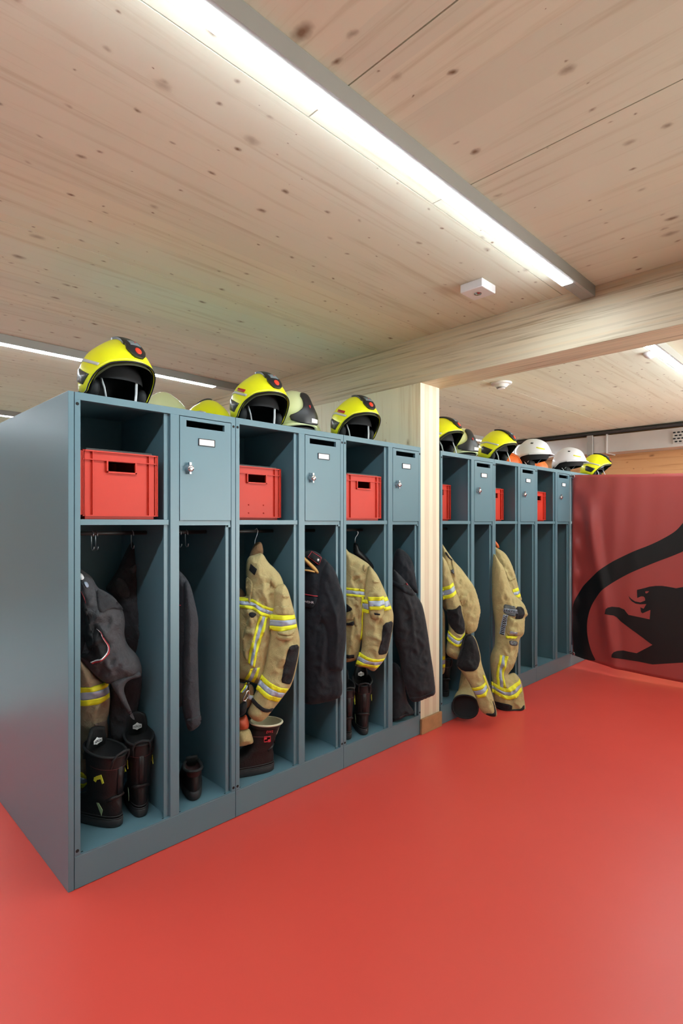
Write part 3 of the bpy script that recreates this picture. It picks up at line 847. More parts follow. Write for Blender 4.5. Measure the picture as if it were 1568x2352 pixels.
# luminescent helmets with a black brow plate
EDGEP = [(-.17, .035), (-.1, .03), (0, .034), (.1, .05), (.18, .062)]
def make_pale():
    t = thing('luminescent_helmet', '', 'helmet')
    m = MB(); e0, v0 = dome(m, 0, 1, 0, EDGEP); e1, v1 = dome(m, -.006, 1, 1, EDGEP, .002)
    for i in range(len(v0)): m.bm.faces.new([v0[i], v1[i], v1[(i+1) % len(v0)], v0[(i+1) % len(v0)]])
    m.build('shell', ['pale', 'liner'], t)
    # brim
    rows = []
    for k, dz in ((.97, .012), (1.03, .004), (1.06, -.004), (1.05, -.010), (.97, -.012)):
        rows.append([(Vector((p.x*k, p.y*k, p.z+dz))) for p in e0])
    gm(rows, True).build('brim', 'pale', t)
    S = lambda u, v, o: hs(u, v, o)
    pl = smooth([(-.20, -.75), (-.20, .75), (-.02, .86), (.10, .55), (.28, .30), (.55, .20), (.86, .22), (.92, 0), (.86, -.22), (.55, -.20), (.28, -.30), (.10, -.55), (-.02, -.86)], 1)
    m = MB(); lay(m, pl, S, .011, .03, 0, .02); c = m.build('brow_plate', 'rubber', t)
    m = MB(); lay(m, [(.30, -.03), (.36, -.05), (.38, 0), (.36, .05), (.30, .03), (.25, 0)], S, .0135, .03, 0); m.build('emblem', 'redd', c)
    m = MB(); lay(m, [(-.15, .05), (-.15, .50), (-.05, .50), (-.05, .05)], S, .0128, .03, 0); m.build('name_strip', 'card', c)
    m = MB(); rows = []
    for kk, zz in ((.9, .04), (.86, .015), (.84, .0)): rows.append([(HA*kk*math.sin(a), -(HBF if math.cos(a) > 0 else HBB)*kk*math.cos(a), zz) for a in [2*PI*i/40 for i in range(40)]])
    m.grid(rows, True); m.build('head_band', 'pad', t)
    return t
P1 = make_pale(); P1['group'] = 'pale luminescent helmets'
P1['label'] = 'pale luminescent helmet with black brow plate and white strip behind second yellow helmet'
P1.location = (1.265, .27, LH+.0005); P1.rotation_euler = (0, 0, math.radians(0)); P1.scale = (.9, .9, .92)
dup(P1, (2.93, .25, LH+.0005), math.radians(-14), 'pale luminescent helmet just right of the pillar, black brow plate turned away').scale = (.95, .95, .9)
dup(P1, (.735, .75, LH+.0005), PI*.9, 'pale helmet of which only the dome shows, behind the first locker door').scale = (.95, .95, .86)
dup(P1, (1.50, .44, LH+.0005), PI*.8, 'pale helmet mostly hidden behind the lockers, left of the third yellow helmet').scale = (.8, .8, .6)
# white rescue helmets
EDGEW = [(-.17, .085), (-.13, .068), (-.09, .075), (-.045, .112), (.04, .127), (.12, .130), (.2, .128)]
def make_white():
    t = thing('rescue_helmet', '', 'helmet')
    m = MB(); e0, v0 = dome(m, 0, 1, 0, EDGEW); e1, v1 = dome(m, -.006, 1, 1, EDGEW, .002)
    for i in range(len(v0)): m.bm.faces.new([v0[i], v1[i], v1[(i+1) % len(v0)], v0[(i+1) % len(v0)]])
    m.build('shell', ['whiteh', 'liner'], t)
    rows = []
    for k, dz in ((.98, .006), (1.06, .0), (1.11, -.006), (1.10, -.010), (.98, -.004)):
        rows.append([Vector((math.sin(a)*HA*.99*(1+(k-1)*.5), -HBF*k*math.cos(a), .131+dz)) for a in [math.radians(-80+160*i/40) for i in range(41)]])
    gm(rows).build('peak', 'whiteh', t)
    for sg in (-1, 1):
        Q = lambda u, v, o, sg=sg: hside(u, v, sg, o)
        m = MB(); lay(m, [(.085, .190), (.145, .172), (.143, .163), (.083, .181)], Q, .002, .02, 0, .003); m.build('yellow_mark', 'sty', t)
        m = MB(); lay(m, [(.028, .236), (.05, .232), (.045, .224), (.026, .228)], Q, .003, .02, 0, .003); m.build('vent', 'rubber', t)
        MB().tube([(sg*.118, .06, .11), (sg*.10, .015, .05), (sg*.08, -.01, .002)], .0055, 8, flat=.5).build('chin_strap', 'strapw', t)
        MB().tube([(sg*.115, -.06, .125), (sg*.103, .0, .06)], .0055, 8, flat=.5).build('chin_strap', 'strapw', t)
        m = MB(); m.tube([(sg*.122, .10, .08), (sg*.11, .13, .035), (sg*.05, .15, .02)], .008, 8); m.build('head_band', 'rubber', t)
    m = MB(); rows = []
    for kk, zz in ((.92, .125), (.90, .09), (.80, .07)): rows.append([(HA*kk*math.sin(a), -(HBF*.9 if math.cos(a) > 0 else HBB)*kk*math.cos(a), zz+.015*math.cos(a)) for a in [2*PI*i/40 for i in range(40)]])
    m.grid(rows, True); m.build('padding', 'liner', t)
    m = MB(); m.box(-.06, .06, -.01, .07, 0, .085, .02); m.build('harness', 'pad', t)
    return t
W1 = make_white(); W1['group'] = 'white rescue helmets'; W1['label'] = 'white helmet with short peak nearer the pillar, above the orange helmets'
W1.location = (4.06, .18, LH+.0005); W1.rotation_euler = (0, 0, math.radians(3))
dup(W1, (4.86, .18, LH+.0005), math.radians(5), 'white helmet with short peak nearer the red banner')
# orange ridged helmets lying behind
def make_orange():
    t = thing('forestry_helmet', '', 'helmet')
    m = MB(); rows = []
    for i in range(15):
        el = PI/2*i/14*.98
        rows.append([((.125+.004*math.cos(9*a))*math.cos(el)*math.sin(a), -(.15+.004*math.cos(9*a))*math.cos(el)*math.cos(a), .02+.135*math.sin(el)) for a in [2*PI*j/72 for j in range(72)]])
    vv = m.grid(rows, True); m.cap(vv[-1]); m.build('shell', 'orange', t)
    m = MB()
    for w in (-.55, -.2, .2, .55):
        m.tube([(.127*math.sin(w), -.152*math.cos(w)*math.cos(tt), .02+.137*math.cos(w)*math.sin(tt)) for tt in [PI*q/20 for q in range(1, 20)]], .005, 6)
    m.build('ridge', 'orange', t)
    rows = [[(.14*k*math.sin(a), -.165*k*math.cos(a), z) for a in [2*PI*j/48 for j in range(48)]] for k, z in ((.9, .022), (1, .014), (1, .003), (.88, .0))]
    gm(rows, True).build('brim', 'orange', t)
    return t
O1 = make_orange(); O1['group'] = 'orange forestry helmets'; O1['label'] = 'orange ridged helmet behind, between the second far yellow helmet and white helmet'
O1.location = (3.86, .345, LH+.0005); O1.rotation_euler = (0, 0, .6)
dup(O1, (4.41, .345, LH+.0005), .9, 'orange ridged helmet behind the nearer white helmet, at its right')
# ================================================================== red banner with the black cat
MT['ban'] = M('red_tarpaulin', (160, 66, 64), .36, bmp=.05, bscale=200., spec=.6)
MT['print'] = M('black_print', (20, 21, 23), .42, spec=.4)
BX = 4.492
def bdisp(u, z):
    d = .006*math.exp(-u/.35)*math.sin(u*34+(1.8-z)*2.2)+.02*math.sin(u*3.1+z*1.1)*min(1, u/.4)
    q = (1.82-z)-u*4.2                                     # folds fanning out of the tied corner
    d += .022*math.exp(-((u-.10-(1.82-z)*.17)/.055)**2)*min(1, (1.85-z)*2.2)
    d += .010*math.exp(-((u-.03)/.03)**2)*math.sin(z*23)
    return -d*1.25
def bpt(u, z, o=0.): return Vector((BX+bdisp(u, z)-o, -.012-u, z))
def btop(u): return 1.818-.055*math.sin(min(1., u/3.0)*PI)*.9
def bbot(u): return .112-.11*u/(u+.55)*1.1+.0
t = thing('banner', 'red tarpaulin banner with a large black panther tied to the locker corner', 'banner', (BX, -1.5, .06))
rows = []
us = [i*.02 for i in range(60)]+[1.2+i*.05 for i in range(41)]
for j in range(61):
    f = j/60; rows.append([bpt(u, bbot(u)+(btop(u)-bbot(u))*f) for u in us])
m = MB(); m.grid(rows); fb = m.build('cloth', 'ban', t, True)
md = fb.modifiers.new('thick', 'SOLIDIFY'); md.thickness = .0012; md.offset = 1
zj = zm(1300, 1180, 5.851)
def bproj(pts):
    o = []
    for x, y in zj(pts):
        q = onX(x, y, BX-.004); o.append((max(.004, -.012-q.y), q.z))
    return o
tail = [(1760, -150), (1640, 20), (1568, 110), (1480, 215), (1400, 275), (1250, 360), (1100, 430), (940, 490), (800, 555), (650, 630), (520, 710), (420, 790), (310, 890), (220, 980), (150, 1090), (105, 1190), (80, 1290), (66, 1340), (66, 1720), (84, 1800), (98, 1880), (140, 1925), (280, 1960), (405, 1980), (360, 1900), (330, 1820), (300, 1700), (285, 1600), (283, 1500), (290, 1420), (315, 1310), (360, 1200), (420, 1110), (500, 1020), (600, 945), (720, 870), (870, 790), (1020, 725), (1200, 650), (1400, 575), (1568, 505), (1760, 400)]
body = [(955, 1022), (1050, 1000), (1120, 980), (1200, 970), (1280, 970), (1350, 980), (1470, 1003), (1568, 985), (1760, 940), (1900, 960), (1960, 1200), (1960, 1800), (1760, 1985), (1568, 2000), (1400, 2008), (1170, 2020), (1000, 1985), (630, 1920), (635, 1880), (660, 1850), (700, 1835), (780, 1832), (955, 1870), (1165, 1760), (740, 1440), (690, 1385), (650, 1362), (540, 1342), (555, 1275), (580, 1255), (630, 1245), (720, 1255), (790, 1285), (820, 1325), (845, 1355), (1125, 1418), (1135, 1290), (1030, 1335), (1010, 1320), (1000, 1255), (1045, 1275), (1080, 1212), (1000, 1215), (940, 1205), (890, 1175), (860, 1140), (845, 1100), (880, 1140), (930, 1175), (1000, 1190), (1065, 1165), (1060, 1130), (1040, 1110), (1010, 1108), (960, 1130)]
eye = [(1060, 1045), (1080, 1038), (1115, 1040), (1095, 1065), (1070, 1072)]
def bprint(name, pts, holes=()):
    poly = bproj(pts); V, T, b = fill(poly, .03, [bproj(h) for h in holes])
    m = MB(); vs = [m.bm.verts.new(bpt(u, max(z, bbot(u)+.001), .0022)) for u, z in V]
    for q in T:
        f = m.bm.faces.new([vs[i] for i in q]); f.smooth = True
    return m.build(name, 'print', t, True)
bprint('tail_print', smooth(tail, 2)); bprint('panther_print', body, [eye])
m = MB()
for z in (1.80, .125): m.tube([(BX-.006, -.022+.014*math.cos(a), z+.014*math.sin(a)) for a in [2*PI*i/16 for i in range(16)]], .004, 6, closed=True)
m.build('eyelet', 'chrome', t, True)
m = MB(); m.tube([(BX-.012, -.022, 1.80), (BX-.03, -.012, 1.806), (BX-.035, .001, 1.81)], .003, 6); m.tube([(BX-.012, -.022, .125), (BX-.03, -.01, .128), (BX-.03, .001, .13)], .003, 6)
m.build('tie_cord', 'dark', t, True)
# ================================================================== hooks on the rails
def make_hook():
    m = MB(); m.tube([(0, -.012, -.010), (0, -.011, .004), (0, 0, .012), (0, .011, .004), (0, .011, -.02), (0, .008, -.06), (0, -.002, -.068), (0, -.014, -.064), (0, -.018, -.052)], .0022, 6)
    return m.build('coat_hook', 'wire')
hk = make_hook(); first = True
for px, lab in ((150+243/3.92, 'left wire hook of the pair on the first coat rail'), (150+280/3.92, 'right wire hook of the pair on the first coat rail'),
                (150+603/3.92, 'wire hook on the first coat rail that carries the black overall'),
                (150+1030/3.92, 'wire hook at the post on the rail above the knitted sweater'), (150+1090/3.92, 'wire hook right of another on the rail above the knitted sweater')):
    q = onY(px, 1224, .21)
    o = hk if first else hk.copy()
    if not first: C.objects.link(o)
    first = False; o.location = (q.x, .21, 1.3165); tag(o, lab, 'hook', 'wire coat hooks')
def wire_hook(px, label, x=None):
    pass
# ================================================================== clothes, locker by locker
zG, zH = zm(150, 1200, 3.92), zm(150, 1600, 3.92)
zA, zB = zm(530, 1210, 5.6), zm(530, 1540, 5.6)
zC, zD = zm(780, 1210, 6.533), zm(780, 1460, 6.533)
zE, zF = zm(1000, 1210, 6.817), zm(1000, 1430, 6.817)
VF = [(0, .07, .008, .3), (20, .05, .005, 1.1)]            # hanging folds, mostly vertical
MT['kneep'] = cloth('worn_knee', (128, 108, 98), .14)
# --- first locker: black overall on the hook, grey work jacket, rib-knit turnout trousers
sh = Sheet(.285, .37, -10)
t = thing('work_overall', 'black overall hanging from a hook at the back of the leftmost locker', 'overall', (.25, .25, .4))
p = Piece(sh, zG([(598, 170), (616, 172), (650, 330), (690, 470), (715, 560), (740, 700), (790, 820), (805, 900), (770, 1010), (725, 1080), (695, 1200), (640, 1240), (550, 1150), (500, 1000), (480, 800), (430, 650), (350, 605), (410, 520), (470, 430), (520, 310), (570, 210)]), 0, .045, folds=[(10, .06, .012, .4), (60, .08, .008, 1.)], amp=.008, seed=3)
p.build('fabric', 'greyd', t)
p.patch('pocket_flap', 'greyf', t, zG([(470, 490), (530, 520), (580, 650), (505, 695), (440, 600)]), .005, T=.004)
p.patch('belt_loop', 'greyf', t, zG([(690, 600), (720, 640), (725, 930), (690, 965), (640, 950), (650, 850), (672, 720)]), .005, T=.008)
p.patch('waistband', 'greyf', t, zG([(570, 410), (650, 360), (670, 420), (585, 465)]), .004, T=.004)
sh = Sheet(.17, .20, -26)
t = thing('work_jacket', 'charcoal work jacket with red and white trim hanging in the leftmost locker', 'jacket', (.14, .14, .5))
p0 = Piece(sh, zG([(400, 1350), (560, 1360), (690, 1340), (690, 1480), (665, 1620), (640, 1760), (560, 1960), (430, 2000), (390, 1800)]), -.115, .03, folds=[(10, .06, .012, .2)], amp=.008, seed=4)
p0.build('back_layer', 'greyd', t)
p = Piece(sh, zG([(95, 400), (150, 425), (240, 490), (290, 590), (360, 620), (450, 680), (520, 790), (540, 900), (528, 1000), (555, 1100), (655, 1200), (690, 1300), (690, 1380), (600, 1400), (470, 1440), (380, 1460), (290, 1400), (200, 1310), (130, 1240), (95, 1220)]), 0, .055, folds=[(-40, .07, .016, .5), (35, .05, .009, 1.2), (80, .09, .008, .1)], amp=.011, seed=5)
p.build('fabric', 'greyf', t)
q = Piece(sh, zG([(400, 1420), (560, 1370), (660, 1330), (695, 1390), (560, 1420), (520, 1500), (560, 1620), (632, 1780), (600, 1770), (540, 1680), (470, 1560), (420, 1480)]), .03, .028, folds=[(50, .05, .008, .5)], amp=.006, seed=6)
q.build('sleeve', 'greyf', t)
p.patch('collar_strap', 'blackf', t, zG([(275, 905), (310, 905), (350, 960), (412, 1080), (405, 1170), (330, 1225), (240, 1260), (140, 1215), (140, 1180), (215, 1175), (270, 1080), (262, 980)]), .008, T=.006)
rt = zG([(300, 945), (328, 958), (365, 1030), (400, 1100), (402, 1150), (350, 1200), (245, 1250)])
def trim(p, pts, parent, w, mat, name, dx, dy, off):
    a = smooth(pts, 2, False)
    p.patch(name, mat, parent, [(x+dx, y+dy) for x, y in a]+[(x+dx-w*.75, y+dy-w*.2 if i < len(a)*.6 else y+dy-w) for i, (x, y) in list(enumerate(a))[::-1]], off, sm=0)
trim(p, rt, t, 3.4, 'redm', 'red_trim', 1.6, 1.2, .016); trim(p, rt, t, 1.8, 'mark', 'white_trim', -1.6, -.8, .0165)
p.patch('collar_lining', 'blackf', t, zG([(95, 600), (150, 620), (190, 760), (200, 900), (160, 1180), (95, 1190)]), .004, T=.004)
p.patch('webbing_strap', 'pad', t, zG([(120, 620), (160, 600), (205, 780), (280, 1080), (225, 1175), (165, 1010), (195, 880)]), .008, T=.004)
trim(p, zG([(145, 620), (170, 660), (190, 720)]), t, 1.8, 'redm', 'red_trim', 0, 0, .012)
p.patch('size_label', 'mark', t, zG([(100, 450), (150, 465), (170, 505), (150, 520), (100, 500)]), .006); p.patch('size_label', 'sts', t, zG([(165, 530), (195, 535), (216, 575), (195, 590)]), .006)
p.patch('elastic_gather', 'greyd', t, zG([(275, 600), (340, 640), (420, 690), (500, 760), (520, 800), (420, 770), (345, 800), (310, 790), (290, 700)]), .004, T=.008)
sh = Sheet(.075, .115, -12, -.42)
t = thing('turnout_trousers', 'grey-beige ribbed turnout trousers with yellow stripe behind the leftmost boot', 'trousers', (.06, .075, .3))
p = Piece(sh, zG([(100, 1200), (150, 1255), (200, 1300), (290, 1395), (396, 1470), (406, 1590), (392, 1725), (376, 1780), (388, 1850), (388, 1960), (330, 2010), (250, 2070), (100, 2090)]), 0, .045, folds=[(5, .09, .010, .6), (70, .10, .006, .3)], amp=.007, seed=8)
p.build('fabric', 'beigeg', t)
p.stripe(t, zG([(95, 1495), (185, 1485), (300, 1462), (395, 1450)]), zG([(95, 1665), (185, 1645), (300, 1622), (407, 1582)]), (.27, .68))
p.patch('knee_patch', 'kneep', t, zG([(250, 1800), (380, 1785), (385, 1965), (290, 1905)]), .001, sm=0)
q = Piece(sh, zG([(95, 2060), (190, 2060), (215, 2150), (200, 2330), (160, 2420), (95, 2420)]), -.02, .03, seed=9)
q.build('trouser_hem', 'beigeg', t); q.stripe(t, zG([(95, 2270), (150, 2240), (200, 2300)]), zG([(95, 2400), (160, 2390), (205, 2360)]), (.3, .7))
# --- knitted sweater
sh = Sheet(.47, .16, -30)
t = thing('knit_sweater', 'charcoal knitted sweater hanging over the black shoes behind the first post', 'sweater', (.47, .16, .5))
p = Piece(sh, zG([(985, 420), (1030, 435), (1098, 510), (1135, 590), (1160, 700), (1180, 900), (1175, 1200), (1150, 1500), (1090, 1640), (985, 1680)]), -.03, .05, folds=VF, amp=.006, seed=10)
p.build('fabric', 'knit', t)
q = Piece(sh, zG([(1060, 560), (1098, 510), (1140, 610), (1185, 800), (1200, 900), (1190, 1100), (1200, 1500), (1213, 1725), (1225, 1803), (1190, 1848), (1130, 1883), (1103, 1870), (1080, 1800), (1055, 1700), (1045, 1500), (1060, 1000)]), .01, .04, folds=VF, amp=.006, seed=11)
q.build('sleeve', 'knit', t); q.patch('cuff', 'knit', t, zG([(1075, 1775), (1220, 1740), (1227, 1803), (1190, 1850), (1130, 1885), (1100, 1872)]), .003, T=.003)
p.patch('neck_trim', 'redm', t, zG([(985, 742), (1040, 742), (1040, 750), (985, 750)]), .004, sm=0)
# --- second locker: turnout jacket
def add(pts, dy): return [(x, y+dy) for x, y in pts]
sh = Sheet(.93, .075, -32)
t = thing('turnout_jacket', 'beige turnout jacket with black elbow above the cream-lined boot', 'jacket', (.93, .075, .5), group='beige turnout jackets')
c = Piece(sh, zA([(225, 420), (262, 300), (310, 205), (396, 185), (425, 350), (360, 375), (300, 420)]), -.02, .026, amp=.003, seed=12); c.build('collar', 'beiged', t)
b2 = Piece(sh, zA([(50, 800), (120, 780), (190, 860), (240, 1000), (240, 1300), (200, 1700), (220, 2000), (50, 2000)]), -.04, .03, folds=VF, seed=13); b2.build('front_panel', 'beiged', t)
b = Piece(sh, zA([(60, 905), (110, 900), (200, 900), (200, 790), (212, 700), (193, 620), (200, 430), (245, 372), (300, 362), (350, 342), (408, 336), (480, 460), (560, 530), (640, 620), (690, 760), (650, 900), (620, 1100), (570, 1400), (510, 1700), (450, 1960), (405, 2020), (355, 2030), (240, 1990), (107, 1950), (60, 1940)]), 0, .05, folds=[(5, .055, .012, .4), (20, .04, .006, .8)], amp=.008, seed=14)
b.build('body', 'beige', t)
b.patch('front_placket', 'beige', t, zA([(200, 640), (280, 700), (272, 830), (240, 1000), (222, 920), (192, 800)]), .006, T=.006)
b.patch('collar_patch', 'blackf', t, zA([(255, 475), (332, 540), (300, 620), (235, 560)]), .003, sm=0)
b.stripe(t, zA([(60, 915), (107, 915), (220, 922), (290, 925), (380, 985), (460, 1020), (550, 1045)]), zA([(60, 1040), (107, 1040), (270, 1045), (370, 1115), (440, 1145), (520, 1172)]), (.3, .68))
b.stripe(t, zA([(365, 1125), (330, 1230), (280, 1400), (240, 1560), (215, 1730)]), zA([(475, 1160), (430, 1290), (380, 1440), (330, 1620), (298, 1785)]), (.3, .68), .005)
b.stripe(t, zA([(248, 1800), (215, 1880), (180, 1965)]), zA([(372, 1800), (340, 1900), (298, 2015)]), (.3, .68), .004)
b.patch('pocket', 'beige', t, zA([(215, 1190), (240, 1110), (345, 1130), (310, 1300), (240, 1560), (215, 1720), (150, 1640), (150, 1400)]), .004, T=.006)
b.patch('pocket_opening', 'blackf', t, zA([(218, 1120), (245, 1080), (335, 1105), (270, 1160)]), .012)
s = Piece(sh, zA([(540, 810), (590, 765), (680, 722), (730, 800), (762, 900), (800, 1040), (838, 1180), (860, 1300), (885, 1420), (890, 1515), (870, 1680), (825, 1900), (777, 2038), (742, 2098), (700, 2148), (650, 2218), (560, 2328), (450, 2468), (390, 2503), (330, 2508), (265, 2468), (222, 2418), (212, 2378), (258, 2288), (290, 2178), (330, 2098), (390, 1948), (430, 1840), (480, 1540), (510, 1400), (505, 1250), (520, 1100), (545, 1000)]), .045, .05, folds=[(75, .06, .006, .3), (-20, .08, .006, .9)], amp=.008, seed=15)
s.build('sleeve', 'beige', t)
s.patch('elbow_pad', 'blackf', t, zA([(747, 1518), (889, 1518), (868, 1680), (815, 1900), (777, 2030), (700, 2010), (640, 1985), (665, 1850), (700, 1690), (732, 1560)]), .004, T=.004)
s.stripe(t, zA([(510, 1142), (570, 1132), (700, 1128), (826, 1142)]), zA([(503, 1338), (600, 1338), (720, 1320), (862, 1304)]), (.32, .70))
s.patch('sleeve_pocket', 'beige', t, zA([(555, 1020), (770, 1010), (800, 1040), (822, 1138), (690, 1126), (570, 1130)]), .004, T=.004)
pk = s.patch('pocket_flap', 'beige', t, zA([(600, 1338), (720, 1322), (835, 1305), (800, 1375), (620, 1375)]), .012, T=.006)
s.patch('pocket_flap', 'beige', t, zA([(580, 1340), (610, 1385), (800, 1385), (780, 1448), (575, 1448)]), .008, T=.006)
s.patch('pocket_flap', 'beige', t, zA([(655, 868), (745, 862), (762, 915), (660, 910)]), .006, T=.006)
s.stripe(t, zB([(400, 72), (480, 130), (600, 195), (742, 240)]), zB([(328, 258), (420, 325), (520, 380), (614, 412)]), (.32, .68))
s.patch('cuff_strap', 'blackf', t, zB([(285, 368), (370, 440), (470, 490), (556, 490), (536, 540), (440, 528), (340, 478), (268, 428)]), .006, T=.004)
b.patch('shoulder_loop', 'beige', t, zA([(500, 690), (525, 650), (590, 685), (590, 740), (545, 780)]), .012, T=.006)
t = thing('clothes_hanger', 'thin wire hook of the hanger inside the second locker turnout jacket', 'hanger', (.9, .2, 1.2))
q0 = onY(585, 1224, .2); MB().tube([(q0.x, .2, 1.327), (q0.x+.012, .2, 1.333), (q0.x+.02, .2, 1.32), (q0.x+.012, .2, 1.295), (q0.x, .2, 1.27), (q0.x-.002, .2, 1.22)], .0016, 6).build('hook', 'wire', t, True)
# scrap at the left of the jacket: gloves, carabiner
sh2 = Sheet(.77, .10, -30)
t = thing('leather_glove', 'orange leather glove with beige gauntlet left of the cream-lined boot', 'glove', (.77, .1, .3))
p = Piece(sh2, zB([(60, 610), (107, 605), (150, 595), (200, 558), (238, 680), (225, 760), (60, 770)]), 0, .035, amp=.006, seed=21); p.build('leather', 'glove', t)
p2 = Piece(sh2, zB([(60, 740), (170, 745), (245, 745), (292, 900), (285, 940), (180, 965), (107, 978), (60, 975)]), .0, .04, folds=[(80, .03, .008, .1)], amp=.006, seed=22); p2.build('gauntlet', 'beige', t)
t = thing('carabiner', 'small steel carabiner hanging above the orange leather glove', 'carabiner', (.78, .08, .5))
def arc(zz, pts, Y): return [onY(x, y, Y) for x, y in zz(pts)]
MB().tube(arc(zB, [(225, 255), (238, 300), (215, 350), (185, 395), (160, 385), (165, 350), (195, 300), (212, 262)], .05), .0035, 8, closed=True).build('steel_ring', 'chrome', t, True)
MB().tube(arc(zB, [(225, 255), (225, 200), (215, 150)], .05), .003, 6).build('cord', 'blackf', t, True)
p = Piece(sh2, zB([(85, 470), (150, 400), (205, 380), (212, 470), (190, 560), (110, 590), (85, 560)]), .02, .03, amp=.006, seed=23)
t = thing('work_glove', 'black glove hanging below the carabiner in the second locker', 'glove', (.77, .1, .45)); p.build('fabric', 'blackf', t)
p = Piece(sh2, zB([(60, 150), (180, 170), (260, 175), (300, 220), (300, 330), (270, 420), (230, 480), (160, 500), (60, 520)]), -.03, .03, folds=[(30, .05, .01, .3)], amp=.008, seed=24)
t = thing('turnout_trousers', 'beige trousers edge with yellow stripes bunched behind the carabiner', 'trousers', (.77, .12, .5)); p.build('fabric', 'beiged', t)
p.stripe(t, zB([(120, 280), (190, 180), (200, 165)]), zB([(150, 285), (215, 220), (240, 160)]), (.5, .999))
p.stripe(t, zB([(215, 300), (300, 330)]), zB([(205, 350), (280, 390)]), (.01, .99))
# dark uniform jacket
sh = Sheet(1.29, .06, -34)
t = thing('uniform_jacket', 'blackish uniform jacket with red piping on a wooden hanger', 'jacket', (1.29, .06, .5))
c = Piece(sh, zA([(920, 330), (1010, 300), (1090, 315), (1160, 360), (1190, 440), (1150, 520), (1000, 540), (920, 500)]), -.01, .03, amp=.003, seed=30); c.build('collar', 'navy', t)
b = Piece(sh, zA([(915, 520), (1000, 520), (1120, 470), (1190, 390), (1260, 460), (1320, 560), (1360, 700), (1400, 1000), (1420, 1500), (1420, 1900), (1440, 2130), (1400, 2200), (1250, 2250), (1100, 2282), (1000, 2290), (915, 2250)]), 0, .05, folds=[(5, .09, .010, .8)], amp=.005, seed=31)
b.build('body', 'navy', t)
s = Piece(sh, zA([(1150, 560), (1230, 440), (1300, 500), (1360, 610), (1400, 740), (1440, 860), (1470, 1020), (1486, 1150), (1480, 1500), (1452, 1700), (1440, 1860), (1340, 1862), (1220, 1845), (1215, 1500), (1205, 1310), (1140, 1200), (1078, 1090), (1110, 880), (1120, 700)]), .04, .045, folds=[(10, .07, .010, .2), (60, .09, .006, .7)], amp=.006, seed=32)
s.build('sleeve', 'navy', t)
ep = zA([(985, 385), (1040, 315), (1165, 395), (1130, 490)])
c.patch('rank_tab', 'blackf', t, ep, .008, sm=0)
for i in range(4):
    a, d = ep[i], ep[(i+1) % 4]; L = math.hypot(d[0]-a[0], d[1]-a[1]); nx, ny = -(d[1]-a[1])/L*.8, (d[0]-a[0])/L*.8
    c.patch('red_piping', 'redm', t, [a, d, (d[0]+nx, d[1]+ny), (a[0]+nx, a[1]+ny)], .0105, sm=0)
st = [(1118+(20 if i % 2 else 8)*math.cos(i*PI/6), 423+(24 if i % 2 else 9)*math.sin(i*PI/6)) for i in range(12)]
c.patch('rank_star', 'mark', t, zA(st), .0105, sm=0)
b.patch('pocket_flap', 'navy', t, zA([(915, 880), (1110, 884), (1085, 990), (1040, 1040), (915, 1030)]), .006, T=.004)
b.patch('red_piping', 'redm', t, zA([(915, 862), (1000, 870), (1108, 880), (1106, 889), (1000, 880), (915, 874)]), .012, sm=0)
u0, v0 = b.uvp(zA([(1056, 966)]))[0]; hb = float(b.h([(u0, v0)])[0])
wl = text_mesh('FEUERWEHR', .0175, 'mark', lambda x, y, z: sh.p(u0+x, v0+y-.04*x, b.n0+float(b.h([(u0+x, v0)])[0])+.0135+z), 'lettering', t, True, align='RIGHT')
t = thing('clothes_hanger', 'varnished wooden hanger inside the blackish uniform jacket', 'hanger', (1.2, .08, 1.1))
hp = zA([(900, 340), (945, 385), (1060, 490), (1085, 515), (1125, 565), (1133, 600), (1105, 608), (1040, 540), (945, 450), (900, 400)])
h = Piece(sh, hp, .05, .012, amp=0, sm=1); h.build('shoulder_arm', 'hangw', t, .008)
MB().tube([sh.p(*sh.uv(x, y, .05), .05) for x, y in zA([(900, 552), (1000, 562), (1080, 580)])], .005, 8).build('bar', 'hangw', t, True)
# --- third locker
sh = Sheet(1.62, .06, -36)
t = thing('turnout_jacket', 'beige turnout jacket hanging over the two boots left of the pillar', 'jacket', (1.62, .06, .5), group='beige turnout jackets')
b = Piece(sh, zC([(30, 330), (95, 318), (130, 378), (240, 430), (350, 500), (440, 560), (490, 650), (460, 900), (420, 1300), (380, 1650), (322, 1700), (300, 1850), (262, 1990), (200, 2020), (95, 2035), (30, 2030)]), 0, .045, folds=[(5, .05, .010, .3), (25, .05, .006, .8)], amp=.007, seed=41)
b.build('body', 'beige', t)
b.stripe(t, zC([(30, 905), (120, 912), (250, 920), (376, 938)]), zC([(30, 1035), (120, 1035), (250, 1045), (362, 1055)]), (.3, .72))
b.stripe(t, zC([(316, 1045), (322, 1300), (322, 1550), (300, 1690)]), zC([(348, 1052), (342, 1300), (340, 1550), (332, 1700)]), None, .004, mats=('sty',))
b.patch('pocket', 'beige', t, zC([(30, 1055), (200, 1060), (270, 1120), (270, 1480), (210, 1480), (205, 1330), (200, 1400), (30, 1400)]), .004, T=.006)
b.patch('pocket_opening', 'blackf', t, zC([(30, 1120), (100, 1150), (190, 1230), (100, 1280), (30, 1290)]), .012)
b.patch('pocket_opening', 'blackf', t, zC([(30, 1420), (120, 1450), (205, 1400), (208, 1470), (100, 1478), (30, 1480)]), .010)
b.patch('name_label', 'blackf', t, zD([(70, 285), (215, 285), (215, 335), (70, 340)]), .004, sm=0)
